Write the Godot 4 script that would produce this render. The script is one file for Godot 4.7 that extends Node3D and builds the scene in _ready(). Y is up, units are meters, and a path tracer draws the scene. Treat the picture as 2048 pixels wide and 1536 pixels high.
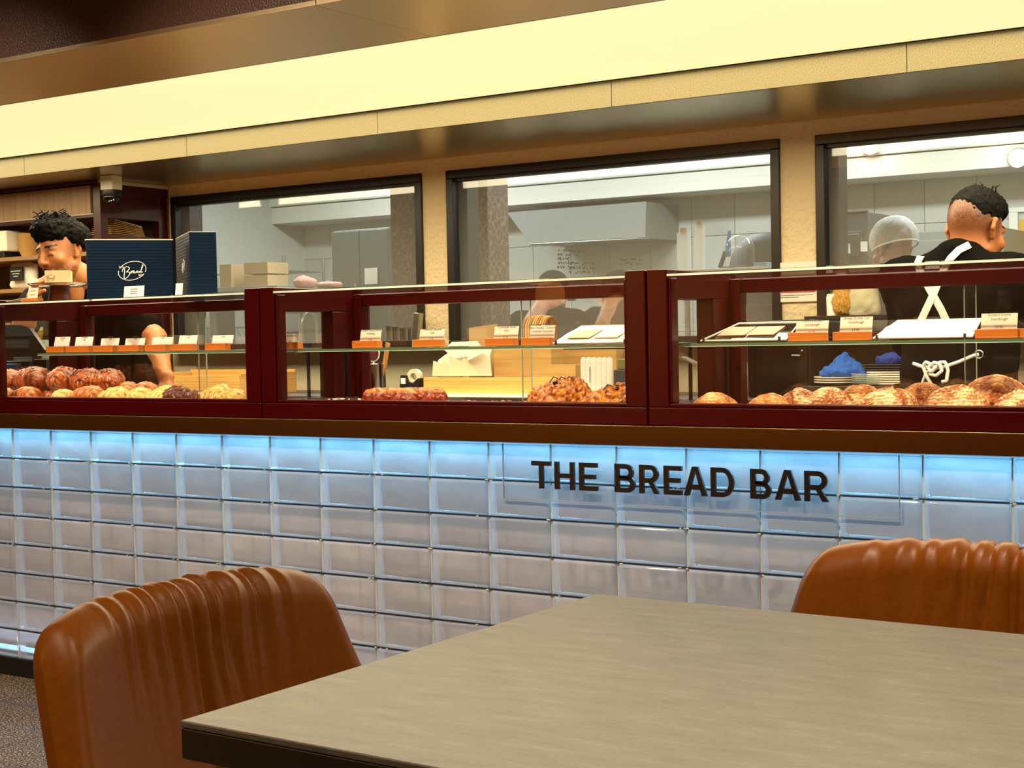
extends Node3D
# A bakery counter: glass-block bar front, three display cases, staff behind, kitchen windows, table and chairs.

# ---------------------------------------------------------------- camera data
const CAM_AT := Vector3(4.26817, 1.15637, 3.30190)
const CAM_TURN := Vector3(-0.0328405, 0.5829040, -0.0197663)
const FOCAL := 2950.0
var cam_basis := Basis.from_euler(CAM_TURN)
var M := {}
var used_names := {}
var lit_made := 0

func ray(u: float, v: float) -> Vector3:
	return cam_basis * Vector3((u - 1024.0) / FOCAL, -(v - 768.0) / FOCAL, -1.0)
func W(u: float, v: float, z: float) -> Vector3:      # the point of the plane z = const seen at a pixel
	var d := ray(u, v)
	return CAM_AT + d * ((z - CAM_AT.z) / d.z)
func WY(u: float, v: float, y: float) -> Vector3:     # the same on a level plane
	var d := ray(u, v)
	return CAM_AT + d * ((y - CAM_AT.y) / d.y)
func WX(u: float, v: float, x: float) -> Vector3:
	var d := ray(u, v)
	return CAM_AT + d * ((x - CAM_AT.x) / d.x)

# ---------------------------------------------------------------- mesh builder
class MB:
	var v := PackedVector3Array()
	var n := PackedVector3Array()
	var uv := PackedVector2Array()
	var c := PackedColorArray()
	var ix := PackedInt32Array()
	var t := Transform3D()
	var col := Color.WHITE
	func at(p: Vector3, turn := Vector3.ZERO, sc := Vector3.ONE) -> MB:
		t = Transform3D(Basis.from_euler(turn) * Basis.from_scale(sc), p)
		return self
	func add(p: Vector3, nn: Vector3, u := Vector2.ZERO) -> int:
		v.append(t * p)
		n.append((t.basis.inverse().transposed() * nn).normalized())
		uv.append(u)
		c.append(col)
		return v.size() - 1
	func tri(a: int, b: int, d: int) -> void:
		var g := (v[b] - v[a]).cross(v[d] - v[a])
		if g.dot(n[a] + n[b] + n[d]) > 0.0:
			ix.append_array([a, d, b])
		else:
			ix.append_array([a, b, d])
	func quad(a: int, b: int, d: int, e: int) -> void:
		tri(a, b, d)
		tri(a, d, e)
	func flat4(a: Vector3, b: Vector3, d: Vector3, e: Vector3) -> void:
		var nn := (b - a).cross(e - a).normalized()
		quad(add(a, nn, Vector2(0, 0)), add(b, nn, Vector2(1, 0)), add(d, nn, Vector2(1, 1)), add(e, nn, Vector2(0, 1)))
	func box(p: Vector3, s: Vector3, bevel := 0.0) -> MB:
		var h := s * 0.5
		var b := minf(bevel, minf(h.x, minf(h.y, h.z)) * 0.98)
		for ax in 3:
			for sg in [-1.0, 1.0]:
				var i := (ax + 1) % 3
				var j := (ax + 2) % 3
				var nn := Vector3.ZERO
				nn[ax] = sg
				if b <= 0.0:
					var q := []
					for k in [[-1, -1], [1, -1], [1, 1], [-1, 1]]:
						var w := Vector3.ZERO
						w[ax] = sg * h[ax]
						w[i] = k[0] * h[i]
						w[j] = k[1] * h[j]
						q.append(add(p + w, nn, Vector2(w[i], w[j])))
					quad(q[0], q[1], q[2], q[3])
					continue
				var pi_ := [-h[i], -h[i] + b, h[i] - b, h[i]]
				var pj := [-h[j], -h[j] + b, h[j] - b, h[j]]
				var base := v.size()
				for a in 4:
					for d in 4:
						var w := Vector3.ZERO
						w[ax] = sg * h[ax]
						w[i] = pi_[a]
						w[j] = pj[d]
						var inn := Vector3(clampf(w.x, -h.x + b, h.x - b), clampf(w.y, -h.y + b, h.y - b), clampf(w.z, -h.z + b, h.z - b))
						var m := (w - inn).normalized()
						add(p + inn + m * b, m, Vector2(w[i], w[j]))
				for a in 3:
					for d in 3:
						var o := base + a * 4 + d
						quad(o, o + 4, o + 5, o + 1)
		return self
	# box from two corners
	func bb(x0: float, x1: float, y0: float, y1: float, z0: float, z1: float, bevel := 0.0) -> MB:
		return box(Vector3((x0 + x1) / 2, (y0 + y1) / 2, (z0 + z1) / 2), Vector3(absf(x1 - x0), absf(y1 - y0), absf(z1 - z0)), bevel)
	func smooth(from_v: int, from_i: int) -> void:
		for k in range(from_v, v.size()):
			n[k] = Vector3.ZERO
		for k in range(from_i, ix.size(), 3):
			var a := ix[k]
			var b := ix[k + 1]
			var d := ix[k + 2]
			var g := (v[d] - v[a]).cross(v[b] - v[a])
			n[a] += g
			n[b] += g
			n[d] += g
		for k in range(from_v, v.size()):
			n[k] = n[k].normalized()
	# rows x cols of points, smooth shaded; outward = a point inside, to face away from
	func grid(pts: Array, rows: int, cols: int, wrap_c := false, wrap_r := false, inside := Vector3.INF, cols_: Array = []) -> MB:
		var fv := v.size()
		var fi := ix.size()
		for k in pts.size():
			if cols_.size():
				col = cols_[k]
			add(pts[k], Vector3.UP, Vector2(float(k % cols) / maxf(1, cols - 1), float(k / cols) / maxf(1, rows - 1)))
		var rr := rows if wrap_r else rows - 1
		var cc := cols if wrap_c else cols - 1
		var s := 0.0
		var ins := t * inside if inside != Vector3.INF else Vector3.ZERO
		for r in rr:
			for q in cc:
				var a := fv + r * cols + q
				var b := fv + r * cols + (q + 1) % cols
				var d := fv + ((r + 1) % rows) * cols + (q + 1) % cols
				var e := fv + ((r + 1) % rows) * cols + q
				ix.append_array([a, b, d, a, d, e])
				if inside != Vector3.INF:
					s += (v[b] - v[a]).cross(v[e] - v[a]).dot(v[a] - ins)
		if s > 0.0:
			for k in range(fi, ix.size(), 3):
				var w := ix[k + 1]
				ix[k + 1] = ix[k + 2]
				ix[k + 2] = w
		smooth(fv, fi)
		return self
	# profile of (radius, height) turned about y; sharp profile points may be doubled
	func lathe(prof: Array, segs := 24, squash := 1.0) -> MB:
		for k in prof.size() - 1:
			var a: Vector2 = prof[k]
			var b: Vector2 = prof[k + 1]
			if a.is_equal_approx(b):
				continue
			var nn := Vector2(b.y - a.y, a.x - b.x).normalized()
			var na := nn
			var nb := nn
			if k > 0 and not prof[k - 1].is_equal_approx(a):
				var p: Vector2 = a - prof[k - 1]
				var m := Vector2(p.y, -p.x).normalized()
				if m.dot(nn) > 0.5:
					na = (m + nn).normalized()
			if k + 2 < prof.size() and not prof[k + 2].is_equal_approx(b):
				var p: Vector2 = prof[k + 2] - b
				var m := Vector2(p.y, -p.x).normalized()
				if m.dot(nn) > 0.5:
					nb = (m + nn).normalized()
			var f := v.size()
			for s in segs + 1:
				var w := TAU * s / segs
				var o := Vector3(cos(w), 0, sin(w) * squash)
				add(Vector3(o.x * a.x, a.y, o.z * a.x), Vector3(o.x * na.x, na.y, o.z * na.x), Vector2(float(s) / segs, a.y))
				add(Vector3(o.x * b.x, b.y, o.z * b.x), Vector3(o.x * nb.x, nb.y, o.z * nb.x), Vector2(float(s) / segs, b.y))
			for s in segs:
				quad(f + s * 2, f + s * 2 + 2, f + s * 2 + 3, f + s * 2 + 1)
		return self
	func tube(path: Array, r, segs := 8, closed := false) -> MB:
		var pts := []
		var cnt := path.size()
		var up := Vector3(0.123, 0.9, 0.31).normalized()
		for k in cnt:
			var a: Vector3 = path[(k - 1 + cnt) % cnt] if closed else path[maxi(0, k - 1)]
			var b: Vector3 = path[(k + 1) % cnt] if closed else path[mini(cnt - 1, k + 1)]
			var d := (b - a).normalized()
			var x := (up - d * up.dot(d)).normalized()
			up = x
			var y := d.cross(x)
			var rad: float = r[k] if r is Array else r
			for s in segs:
				var w := TAU * s / segs
				pts.append(path[k] + (x * cos(w) + y * sin(w)) * rad)
		var fv := v.size()
		var fi := ix.size()
		grid(pts, cnt, segs, true, closed)
		# face outwards
		if cnt > 1:
			var m := t * Vector3(path[0])
			if (v[fv] - m).dot(n[fv]) < 0.0:
				for k in range(fi, ix.size(), 3):
					var w := ix[k + 1]
					ix[k + 1] = ix[k + 2]
					ix[k + 2] = w
				for k in range(fv, v.size()):
					n[k] = -n[k]
		if not closed:
			for e in [0, cnt - 1]:
				var o: Vector3 = path[e]
				var q: Vector3 = path[1] if e == 0 else path[cnt - 2]
				var d := (o - q).normalized()
				var ci := add(o, d)
				var ring := []
				for s in segs:
					ring.append(add(pts[e * segs + s], d))
				for s in segs:
					tri(ci, ring[s], ring[(s + 1) % segs])
		return self
	# outline in x, y pushed along z from z0 to z1
	func prism(poly: PackedVector2Array, z0: float, z1: float) -> MB:
		var tr := Geometry2D.triangulate_polygon(poly)
		for e in [[z0, -1.0], [z1, 1.0]]:
			var f := v.size()
			for p in poly:
				add(Vector3(p.x, p.y, e[0]), Vector3(0, 0, e[1] * signf(z1 - z0)), p)
			for k in range(0, tr.size(), 3):
				tri(f + tr[k], f + tr[k + 1], f + tr[k + 2])
		var ccw := not Geometry2D.is_polygon_clockwise(poly)
		for k in poly.size():
			var a := poly[k]
			var b := poly[(k + 1) % poly.size()]
			var nn := Vector3(b.y - a.y, a.x - b.x, 0).normalized() * (1.0 if ccw else -1.0)
			quad(add(Vector3(a.x, a.y, z0), nn), add(Vector3(b.x, b.y, z0), nn), add(Vector3(b.x, b.y, z1), nn), add(Vector3(a.x, a.y, z1), nn))
		return self
	# closed wedge under a slanted quad q (front left, front right, back right, back left) down to height y
	func flatbox(q: Array, y: float) -> MB:
		for e in [[0, 1], [1, 2], [2, 3], [3, 0]]:
			var a: Vector3 = q[e[0]]
			var b: Vector3 = q[e[1]]
			flat4(Vector3(a.x, y, a.z), Vector3(b.x, y, b.z), b - Vector3(0, 0.001, 0), a - Vector3(0, 0.001, 0))
		flat4(Vector3(q[0].x, y, q[0].z), Vector3(q[3].x, y, q[3].z), Vector3(q[2].x, y, q[2].z), Vector3(q[1].x, y, q[1].z))
		return self
	func ball(p: Vector3, r: Vector3, rows := 10, cols := 16) -> MB:
		var pts := []
		for i in rows + 1:
			var a := PI * i / rows
			for j in cols:
				var w := TAU * j / cols
				pts.append(p + Vector3(sin(a) * cos(w) * r.x, cos(a) * r.y, sin(a) * sin(w) * r.z))
		grid(pts, rows + 1, cols, true, false, p)
		return self
	func mesh() -> ArrayMesh:
		var arr := []
		arr.resize(Mesh.ARRAY_MAX)
		arr[Mesh.ARRAY_VERTEX] = v
		arr[Mesh.ARRAY_NORMAL] = n
		arr[Mesh.ARRAY_TEX_UV] = uv
		arr[Mesh.ARRAY_COLOR] = c
		arr[Mesh.ARRAY_INDEX] = ix
		var m := ArrayMesh.new()
		m.add_surface_from_arrays(Mesh.PRIMITIVE_TRIANGLES, arr)
		return m

# ---------------------------------------------------------------- smooth bodies from joints (surface nets)
# prims: [0, a, b, ra, rb, k] tapered capsule; [1, centre, radii, k] ellipsoid; [2, centre, radius, k] smooth cut
func blob(prims: Array, cell: float, noise_amp := 0.0, noise_freq := 20.0) -> MB:
	var lo := Vector3.INF
	var hi := -Vector3.INF
	for p in prims:
		var e := []
		if p[0] == 0:
			e = [[p[1], Vector3.ONE * p[3]], [p[2], Vector3.ONE * p[4]]]
		elif p[0] == 1:
			e = [[p[1], p[2]]]
		for q in e:
			lo = lo.min(q[0] - q[1])
			hi = hi.max(q[0] + q[1])
	lo -= Vector3.ONE * cell * 3.0
	hi += Vector3.ONE * cell * 3.0
	var d := Vector3i(((hi - lo) / cell).ceil()) + Vector3i.ONE
	var f := PackedFloat32Array()
	f.resize(d.x * d.y * d.z)
	f.fill(1.0)
	for p in prims:
		var k: float = p[p.size() - 1]
		var pad := k + cell * 2.5
		var a: Vector3
		var b: Vector3
		if p[0] == 0:
			a = (p[1] - Vector3.ONE * p[3]).min(p[2] - Vector3.ONE * p[4])
			b = (p[1] + Vector3.ONE * p[3]).max(p[2] + Vector3.ONE * p[4])
		elif p[0] == 1:
			a = p[1] - p[2]
			b = p[1] + p[2]
		else:
			a = p[1] - Vector3.ONE * p[2]
			b = p[1] + Vector3.ONE * p[2]
		var i0 := Vector3i(((a - Vector3.ONE * pad - lo) / cell).floor()).max(Vector3i.ZERO)
		var i1 := Vector3i(((b + Vector3.ONE * pad - lo) / cell).ceil()).min(d - Vector3i.ONE)
		var kind: int = p[0]
		var A: Vector3 = p[1]
		var ba := Vector3.ZERO
		var bl := 1.0
		var ra := 0.0
		var rb := 0.0
		var rad := Vector3.ONE
		var rmin := 1.0
		if kind == 0:
			ba = p[2] - p[1]
			bl = maxf(ba.length_squared(), 1e-9)
			ra = p[3]
			rb = p[4]
		elif kind == 1:
			rad = p[2]
			rmin = minf(rad.x, minf(rad.y, rad.z))
		else:
			ra = p[2]
		for z in range(i0.z, i1.z + 1):
			for y in range(i0.y, i1.y + 1):
				var o := (z * d.y + y) * d.x
				for x in range(i0.x, i1.x + 1):
					var q := lo + Vector3(x, y, z) * cell - A
					var s: float
					if kind == 0:
						var h := clampf(q.dot(ba) / bl, 0.0, 1.0)
						s = (q - ba * h).length() - lerpf(ra, rb, h)
					elif kind == 1:
						var m := q / rad
						var l := m.length()
						var l2 := (m / rad).length()
						s = l * (l - 1.0) / l2 if l2 > 1e-6 else -rmin
					else:
						s = q.length() - ra
					var w := f[o + x]
					if kind == 2:
						var h := clampf(0.5 - 0.5 * (w + s) / maxf(k, 1e-5), 0.0, 1.0)
						f[o + x] = lerpf(w, -s, h) + k * h * (1.0 - h)
					elif k < 1e-5:
						f[o + x] = minf(w, s)
					else:
						var h := clampf(0.5 + 0.5 * (w - s) / k, 0.0, 1.0)
						f[o + x] = lerpf(w, s, h) - k * h * (1.0 - h)
	var mb := MB.new()
	var noise := FastNoiseLite.new()
	noise.seed = 5
	noise.frequency = noise_freq
	var id := PackedInt32Array()
	id.resize(f.size())
	id.fill(-1)
	var sx := 1
	var sy := d.x
	var sz := d.x * d.y
	var co := [0, sx, sy, sx + sy, sz, sz + sx, sz + sy, sz + sx + sy]
	var cv := [Vector3(0, 0, 0), Vector3(1, 0, 0), Vector3(0, 1, 0), Vector3(1, 1, 0), Vector3(0, 0, 1), Vector3(1, 0, 1), Vector3(0, 1, 1), Vector3(1, 1, 1)]
	var ed := [[0, 1], [2, 3], [4, 5], [6, 7], [0, 2], [1, 3], [4, 6], [5, 7], [0, 4], [1, 5], [2, 6], [3, 7]]
	for z in d.z - 1:
		for y in d.y - 1:
			var o := (z * d.y + y) * d.x
			for x in d.x - 1:
				var i := o + x
				var s0 := f[i] < 0.0
				if (f[i + 1] < 0.0) == s0 and (f[i + sy] < 0.0) == s0 and (f[i + sy + 1] < 0.0) == s0 and (f[i + sz] < 0.0) == s0 and (f[i + sz + 1] < 0.0) == s0 and (f[i + sz + sy] < 0.0) == s0 and (f[i + sz + sy + 1] < 0.0) == s0:
					continue
				var sum := Vector3.ZERO
				var cnt := 0
				for e in ed:
					var fa := f[i + co[e[0]]]
					var fb := f[i + co[e[1]]]
					if (fa < 0.0) != (fb < 0.0):
						sum += (cv[e[0]] as Vector3).lerp(cv[e[1]], fa / (fa - fb))
						cnt += 1
				var g := Vector3(f[i + 1] - f[i], f[i + sy] - f[i], f[i + sz] - f[i]).normalized()
				var pt := lo + (Vector3(x, y, z) + sum / cnt) * cell
				if noise_amp > 0.0:
					pt += g * noise.get_noise_3dv(pt) * noise_amp
				id[i] = mb.v.size()
				mb.add(pt, g)
	for z in range(1, d.z - 1):
		for y in range(1, d.y - 1):
			for x in range(1, d.x - 1):
				var i := (z * d.y + y) * d.x + x
				var s0 := f[i] < 0.0
				for e in [[sx, sy, sz], [sy, sz, sx], [sz, sx, sy]]:
					if (f[i + e[0]] < 0.0) != s0:
						var q := [id[i], id[i - e[1]], id[i - e[1] - e[2]], id[i - e[2]]]
						if q.min() < 0:
							continue
						if s0:
							mb.ix.append_array([q[0], q[2], q[1], q[0], q[3], q[2]])
						else:
							mb.ix.append_array([q[0], q[1], q[2], q[0], q[2], q[3]])
	mb.smooth(0, 0)
	return mb

# ---------------------------------------------------------------- nodes
func numbered(called: String) -> String:
	if not used_names.has(called):
		used_names[called] = 0
		return called
	used_names[called] += 1
	return "%s_%03d" % [called, used_names[called]]
func tag(o: Node, label: String, category: String, group := "") -> void:
	o.set_meta("label", label)
	o.set_meta("category", category)
	if group:
		o.set_meta("group", group)
func thing(called: String, label: String, category: String, at := Vector3.ZERO, turn := 0.0, group := "") -> Node3D:
	var o := Node3D.new()
	o.name = numbered(called)
	add_child(o)
	o.position = at
	o.rotation.y = turn
	tag(o, label, category, group)
	return o
func part(called: String, mesh, material: Material, parent: Node, at := Vector3.ZERO, turn := Vector3.ZERO) -> MeshInstance3D:
	var o := MeshInstance3D.new()
	o.name = called if parent != self else numbered(called)
	o.mesh = mesh.mesh() if mesh is MB else mesh
	o.material_override = material
	parent.add_child(o, true)
	o.position = at
	o.rotation = turn
	return o
func struct(called: String, mesh, material: Material) -> MeshInstance3D:
	var o := part(called, mesh, material, self)
	o.set_meta("kind", "structure")
	return o
func sroot(called: String) -> Node3D:
	var o := Node3D.new()
	o.name = numbered(called)
	add_child(o)
	o.set_meta("kind", "structure")
	return o
func lettering(text: String, height: float, material: Material, parent: Node, at: Vector3, turn := Vector3.ZERO, bold := false, spacing := 1.0) -> MeshInstance3D:
	var f := SystemFont.new()
	f.font_names = PackedStringArray(["Droid Sans"])
	f.font_weight = 700 if bold else 400
	var t := TextMesh.new()
	t.font = f
	t.text = text
	t.font_size = 32
	t.pixel_size = height / 23.0
	t.depth = 0.0006
	t.line_spacing = 0.0
	t.curve_step = 4.0
	var o := part("lettering", t, material, parent, at, turn)
	return o

# ---------------------------------------------------------------- materials
func mat(called: String, hex: String, rough := 0.6, metal := 0.0) -> StandardMaterial3D:
	var m := StandardMaterial3D.new()
	m.resource_name = called
	m.albedo_color = Color(hex)
	m.roughness = rough
	m.metallic = metal
	M[called] = m
	return m
func glass(called: String, hex: String, alpha: float, rough := 0.0) -> StandardMaterial3D:
	var m := mat(called, hex, rough)
	m.transparency = BaseMaterial3D.TRANSPARENCY_ALPHA
	m.albedo_color.a = alpha
	return m
func noise_tex(size: int, freq: float, kind := FastNoiseLite.TYPE_SIMPLEX_SMOOTH, oct := 4, ramp: Array = [], sd := 1) -> NoiseTexture2D:
	var n := FastNoiseLite.new()
	n.seed = sd
	n.noise_type = kind
	n.frequency = freq
	n.fractal_octaves = oct
	var t := NoiseTexture2D.new()
	t.width = size
	t.height = size
	t.seamless = true
	t.noise = n
	if ramp.size():
		var g := Gradient.new()
		g.offsets = PackedFloat32Array()
		g.colors = PackedColorArray()
		var offs := PackedFloat32Array()
		var cols := PackedColorArray()
		for r in ramp:
			offs.append(r[0])
			cols.append(Color(r[1]))
		g.offsets = offs
		g.colors = cols
		t.color_ramp = g
	return t
func tri_uv(m: StandardMaterial3D, scale: Vector3, world := true) -> StandardMaterial3D:
	m.uv1_triplanar = true
	m.uv1_world_triplanar = world
	m.uv1_scale = scale
	return m
# streaks along one axis (wood grain, brushing): an image stretched by the material's scale
func grain_image(a: Color, b: Color, c: Color, sd: int, w := 512, h := 512, stretch := 14.0) -> ImageTexture:
	var n := FastNoiseLite.new()
	n.seed = sd
	n.frequency = 0.03
	n.fractal_octaves = 4
	var im := Image.create(w, h, false, Image.FORMAT_RGB8)
	for y in h:
		for x in w:
			# seamless by mixing across the border
			var fx := float(x) / w
			var k := lerpf(n.get_noise_2d(x / stretch, y * 1.3), n.get_noise_2d((x - w) / stretch, y * 1.3), fx)
			var k2 := lerpf(n.get_noise_2d(x / (stretch * 2.5) + 900.0, y * 4.0), n.get_noise_2d((x - w) / (stretch * 2.5) + 900.0, y * 4.0), fx)
			var s := clampf(k * 1.1 + 0.5, 0.0, 1.0)
			var q := a.lerp(b, s).lerp(c, clampf(k2 * 1.6 - 0.1, 0.0, 1.0) * 0.7)
			im.set_pixel(x, y, q)
	return ImageTexture.create_from_image(im)

# ---------------------------------------------------------------- scene
func _ready() -> void:
	var cam := Camera3D.new()
	cam.name = "camera"
	add_child(cam)
	cam.position = CAM_AT
	cam.basis = cam_basis
	cam.fov = rad_to_deg(2.0 * atan(768.0 / FOCAL))
	cam.near = 0.05
	cam.far = 60.0
	cam.current = true
	var env := Environment.new()
	env.background_mode = Environment.BG_COLOR
	env.background_color = Color.BLACK
	env.tonemap_mode = Environment.TONE_MAPPER_LINEAR
	env.tonemap_exposure = 1.0
	env.sdfgi_enabled = true
	env.ssao_enabled = true
	env.ssil_enabled = true
	var we := WorldEnvironment.new()
	we.name = "environment"
	we.environment = env
	add_child(we)
	# the luminous panel of the canopy, the lit cavity of the glass-block bar, the kitchen's ceiling panels
	area("canopy_panel_light", Vector3(1.0, 2.095, -1.0), Vector2(8.6, 1.05), Color(1.0, 0.925, 0.76), 26.0)
	area("bar_top_strip_light", Vector3(1.8, 0.858, -0.12), Vector2(5.2, 0.025), Color(0.42, 0.80, 1.0), 1.75)
	area("bar_foot_strip_light", Vector3(1.8, 0.075, -0.12), Vector2(5.2, 0.025), Color(0.8, 0.9, 1.0), 0.35, Vector3(PI / 2, 0, 0))
	for x in [-1.6, 0.4, 2.4]:
		area("kitchen_panel_light", Vector3(x, 2.53, -3.7), Vector2(1.15, 0.28), Color(0.93, 0.97, 1.0), 6.0)
	materials()
	build_shell()
	build_canopy()
	build_kitchen_windows()
	build_bar()
	build_cases()
	build_table_and_chairs()
	more()

func area(called: String, at: Vector3, size: Vector2, color: Color, energy: float, turn := Vector3(-PI / 2, 0, 0)) -> void:
	var l := AreaLight3D.new()
	l.name = numbered(called)
	l.area_size = size
	l.light_color = color
	l.light_energy = energy
	l.area_range = 14.0
	l.area_attenuation = 2.0
	l.shadow_enabled = true
	l.position = at
	l.rotation = turn
	add_child(l)

func materials() -> void:
	var m: StandardMaterial3D
	m = mat("floor", "#ffffff", 0.5)
	m.albedo_texture = noise_tex(512, 0.09, FastNoiseLite.TYPE_SIMPLEX, 3, [[0.0, "#1c1512"], [0.52, "#2e231d"], [0.66, "#5a4635"], [0.78, "#b79c72"], [1.0, "#e0c89a"]])
	tri_uv(m, Vector3.ONE * 2.2)
	m = mat("bulkhead", "#38221a", 0.42)
	m.heightmap_enabled = true
	m.heightmap_texture = noise_tex(512, 0.035, FastNoiseLite.TYPE_SIMPLEX, 3)
	m.heightmap_scale = 0.10
	tri_uv(m, Vector3(5, 5, 5))
	m = mat("brass", "#f2e0ba", 0.36, 1.0)
	m.roughness_texture = grain_image(Color(0.9, 0.9, 0.9), Color(1, 1, 1), Color(0.75, 0.75, 0.75), 3, 256, 256, 20.0)
	tri_uv(m, Vector3(0.7, 3, 3))
	m = mat("soffit_metal", "#d2c8a4", 0.28, 1.0)
	m = mat("fascia", "#ffffff", 0.5, 0.25)
	m.albedo_texture = noise_tex(512, 0.12, FastNoiseLite.TYPE_SIMPLEX, 3, [[0.0, "#524a2e"], [0.5, "#645b3c"], [1.0, "#776d4c"]], 4)
	tri_uv(m, Vector3.ONE * 3.0)
	m = mat("glow_panel", "#fff3c8", 0.6)
	m.emission_enabled = true
	m.emission = Color(1.0, 0.955, 0.72)
	m.emission_energy_multiplier = 0.88
	mat("pale_trim", "#b9b3a4", 0.4)
	mat("dark_gap", "#0c0a08", 0.8)
	mat("door_glass_edge", "#8b9a88", 0.2)
	m = mat("stucco", "#dfcba2", 0.85)
	m.heightmap_enabled = true
	m.heightmap_texture = noise_tex(512, 0.03, FastNoiseLite.TYPE_CELLULAR, 2, [], 8)
	m.heightmap_scale = 0.55
	tri_uv(m, Vector3.ONE * 2.6)
	m = mat("lacquer", "#390104", 0.3)
	m.clearcoat_enabled = true
	m.metallic_specular = 0.3
	m.clearcoat = 0.08
	m.clearcoat_roughness = 0.15
	m.albedo_texture = grain_image(Color(0.92, 0.9, 0.9), Color(1, 1, 1), Color(0.78, 0.7, 0.7), 12, 256, 256, 30.0)
	tri_uv(m, Vector3(1.2, 6, 3))
	mat("frame_black", "#15130f", 0.35)
	mat("frame_dark_bronze", "#1c180f", 0.35)
	m = mat("apron_metal", "#8f7148", 0.3, 1.0)
	m.anisotropy_enabled = true
	m.anisotropy = 0.8
	glass("clear_glass", "#eef4ee", 0.0)
	glass("window_glass", "#d6d6cc", 0.10)  # pale grey film in the pane colour paints in the hazy reflections
	glass("block_glass", "#dfe6ec", 0.20, 0.06)
	mat("glass_edge", "#cfe0cd", 0.15)
	mat("shelf_edge", "#55704e", 0.12)
	m = mat("block_backing", "#ffffff", 0.6)
	m.albedo_texture = noise_tex(512, 0.012, FastNoiseLite.TYPE_SIMPLEX, 4, [[0.0, "#82797b"], [0.5, "#918788"], [1.0, "#a59794"]], 9)
	tri_uv(m, Vector3(0.5, 1.4, 1.0))
	mat("joint_dark", "#1c1510", 0.7)
	mat("joint_cream", "#c9b48e", 0.8)
	mat("kick", "#080808", 0.5)
	mat("sign_black", "#0a0a0a", 0.35)
	glass("acrylic", "#dfe8ee", 0.0, 0.0)
	mat("acrylic_edge", "#7d8a92", 0.2)
	m = mat("leather", "#ffffff", 0.4)
	m.metallic_specular = 0.3
	m.albedo_texture = noise_tex(512, 0.02, FastNoiseLite.TYPE_SIMPLEX, 4, [[0.0, "#6a3603"], [0.5, "#713b04"], [1.0, "#794106"]], 21)
	m.heightmap_enabled = true
	m.heightmap_texture = noise_tex(256, 0.09, FastNoiseLite.TYPE_CELLULAR, 2, [], 22)
	m.heightmap_scale = 0.02
	tri_uv(m, Vector3.ONE * 5.0, false)
	m = mat("table_top", "#ffffff", 0.36)
	m.metallic_specular = 0.32
	m.albedo_texture = noise_tex(512, 0.016, FastNoiseLite.TYPE_SIMPLEX, 5, [[0.0, "#5b564e"], [0.35, "#686259"], [0.65, "#6d675e"], [1.0, "#7d776d"]], 77)
	m.detail_enabled = true
	m.detail_blend_mode = BaseMaterial3D.BLEND_MODE_MUL
	m.detail_albedo = noise_tex(512, 0.2, FastNoiseLite.TYPE_SIMPLEX, 2, [[0.0, "#d8d4cc"], [1.0, "#ffffff"]], 79)
	m.detail_uv_layer = BaseMaterial3D.DETAIL_UV_1
	tri_uv(m, Vector3(0.8, 1.0, 2.6))
	mat("table_edge", "#0b0a09", 0.4)
	mat("black_metal", "#0f0f10", 0.4, 0.6)
	mat("grey_wall", "#b3aa90", 0.55)
	mat("cream_paint", "#cdbf9c", 0.7)
	mat("cafe_wall", "#8a765c", 0.6)
	mat("cafe_ceiling", "#4c3d31", 0.7)
	mat("dark_counter", "#1a1613", 0.35)
	mat("deck", "#c9c0ae", 0.5)
	m = mat("lamp_face", "#fff2d8", 0.5)
	m.emission_enabled = true
	m.emission = Color(1.0, 0.85, 0.6)
	m.emission_energy_multiplier = 3.0
	m = mat("strip_blue", "#d8ecff", 0.5)
	m.emission_enabled = true
	m.emission = Color(0.45, 0.75, 1.0)
	m.emission_energy_multiplier = 1.2
	more_materials()

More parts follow.
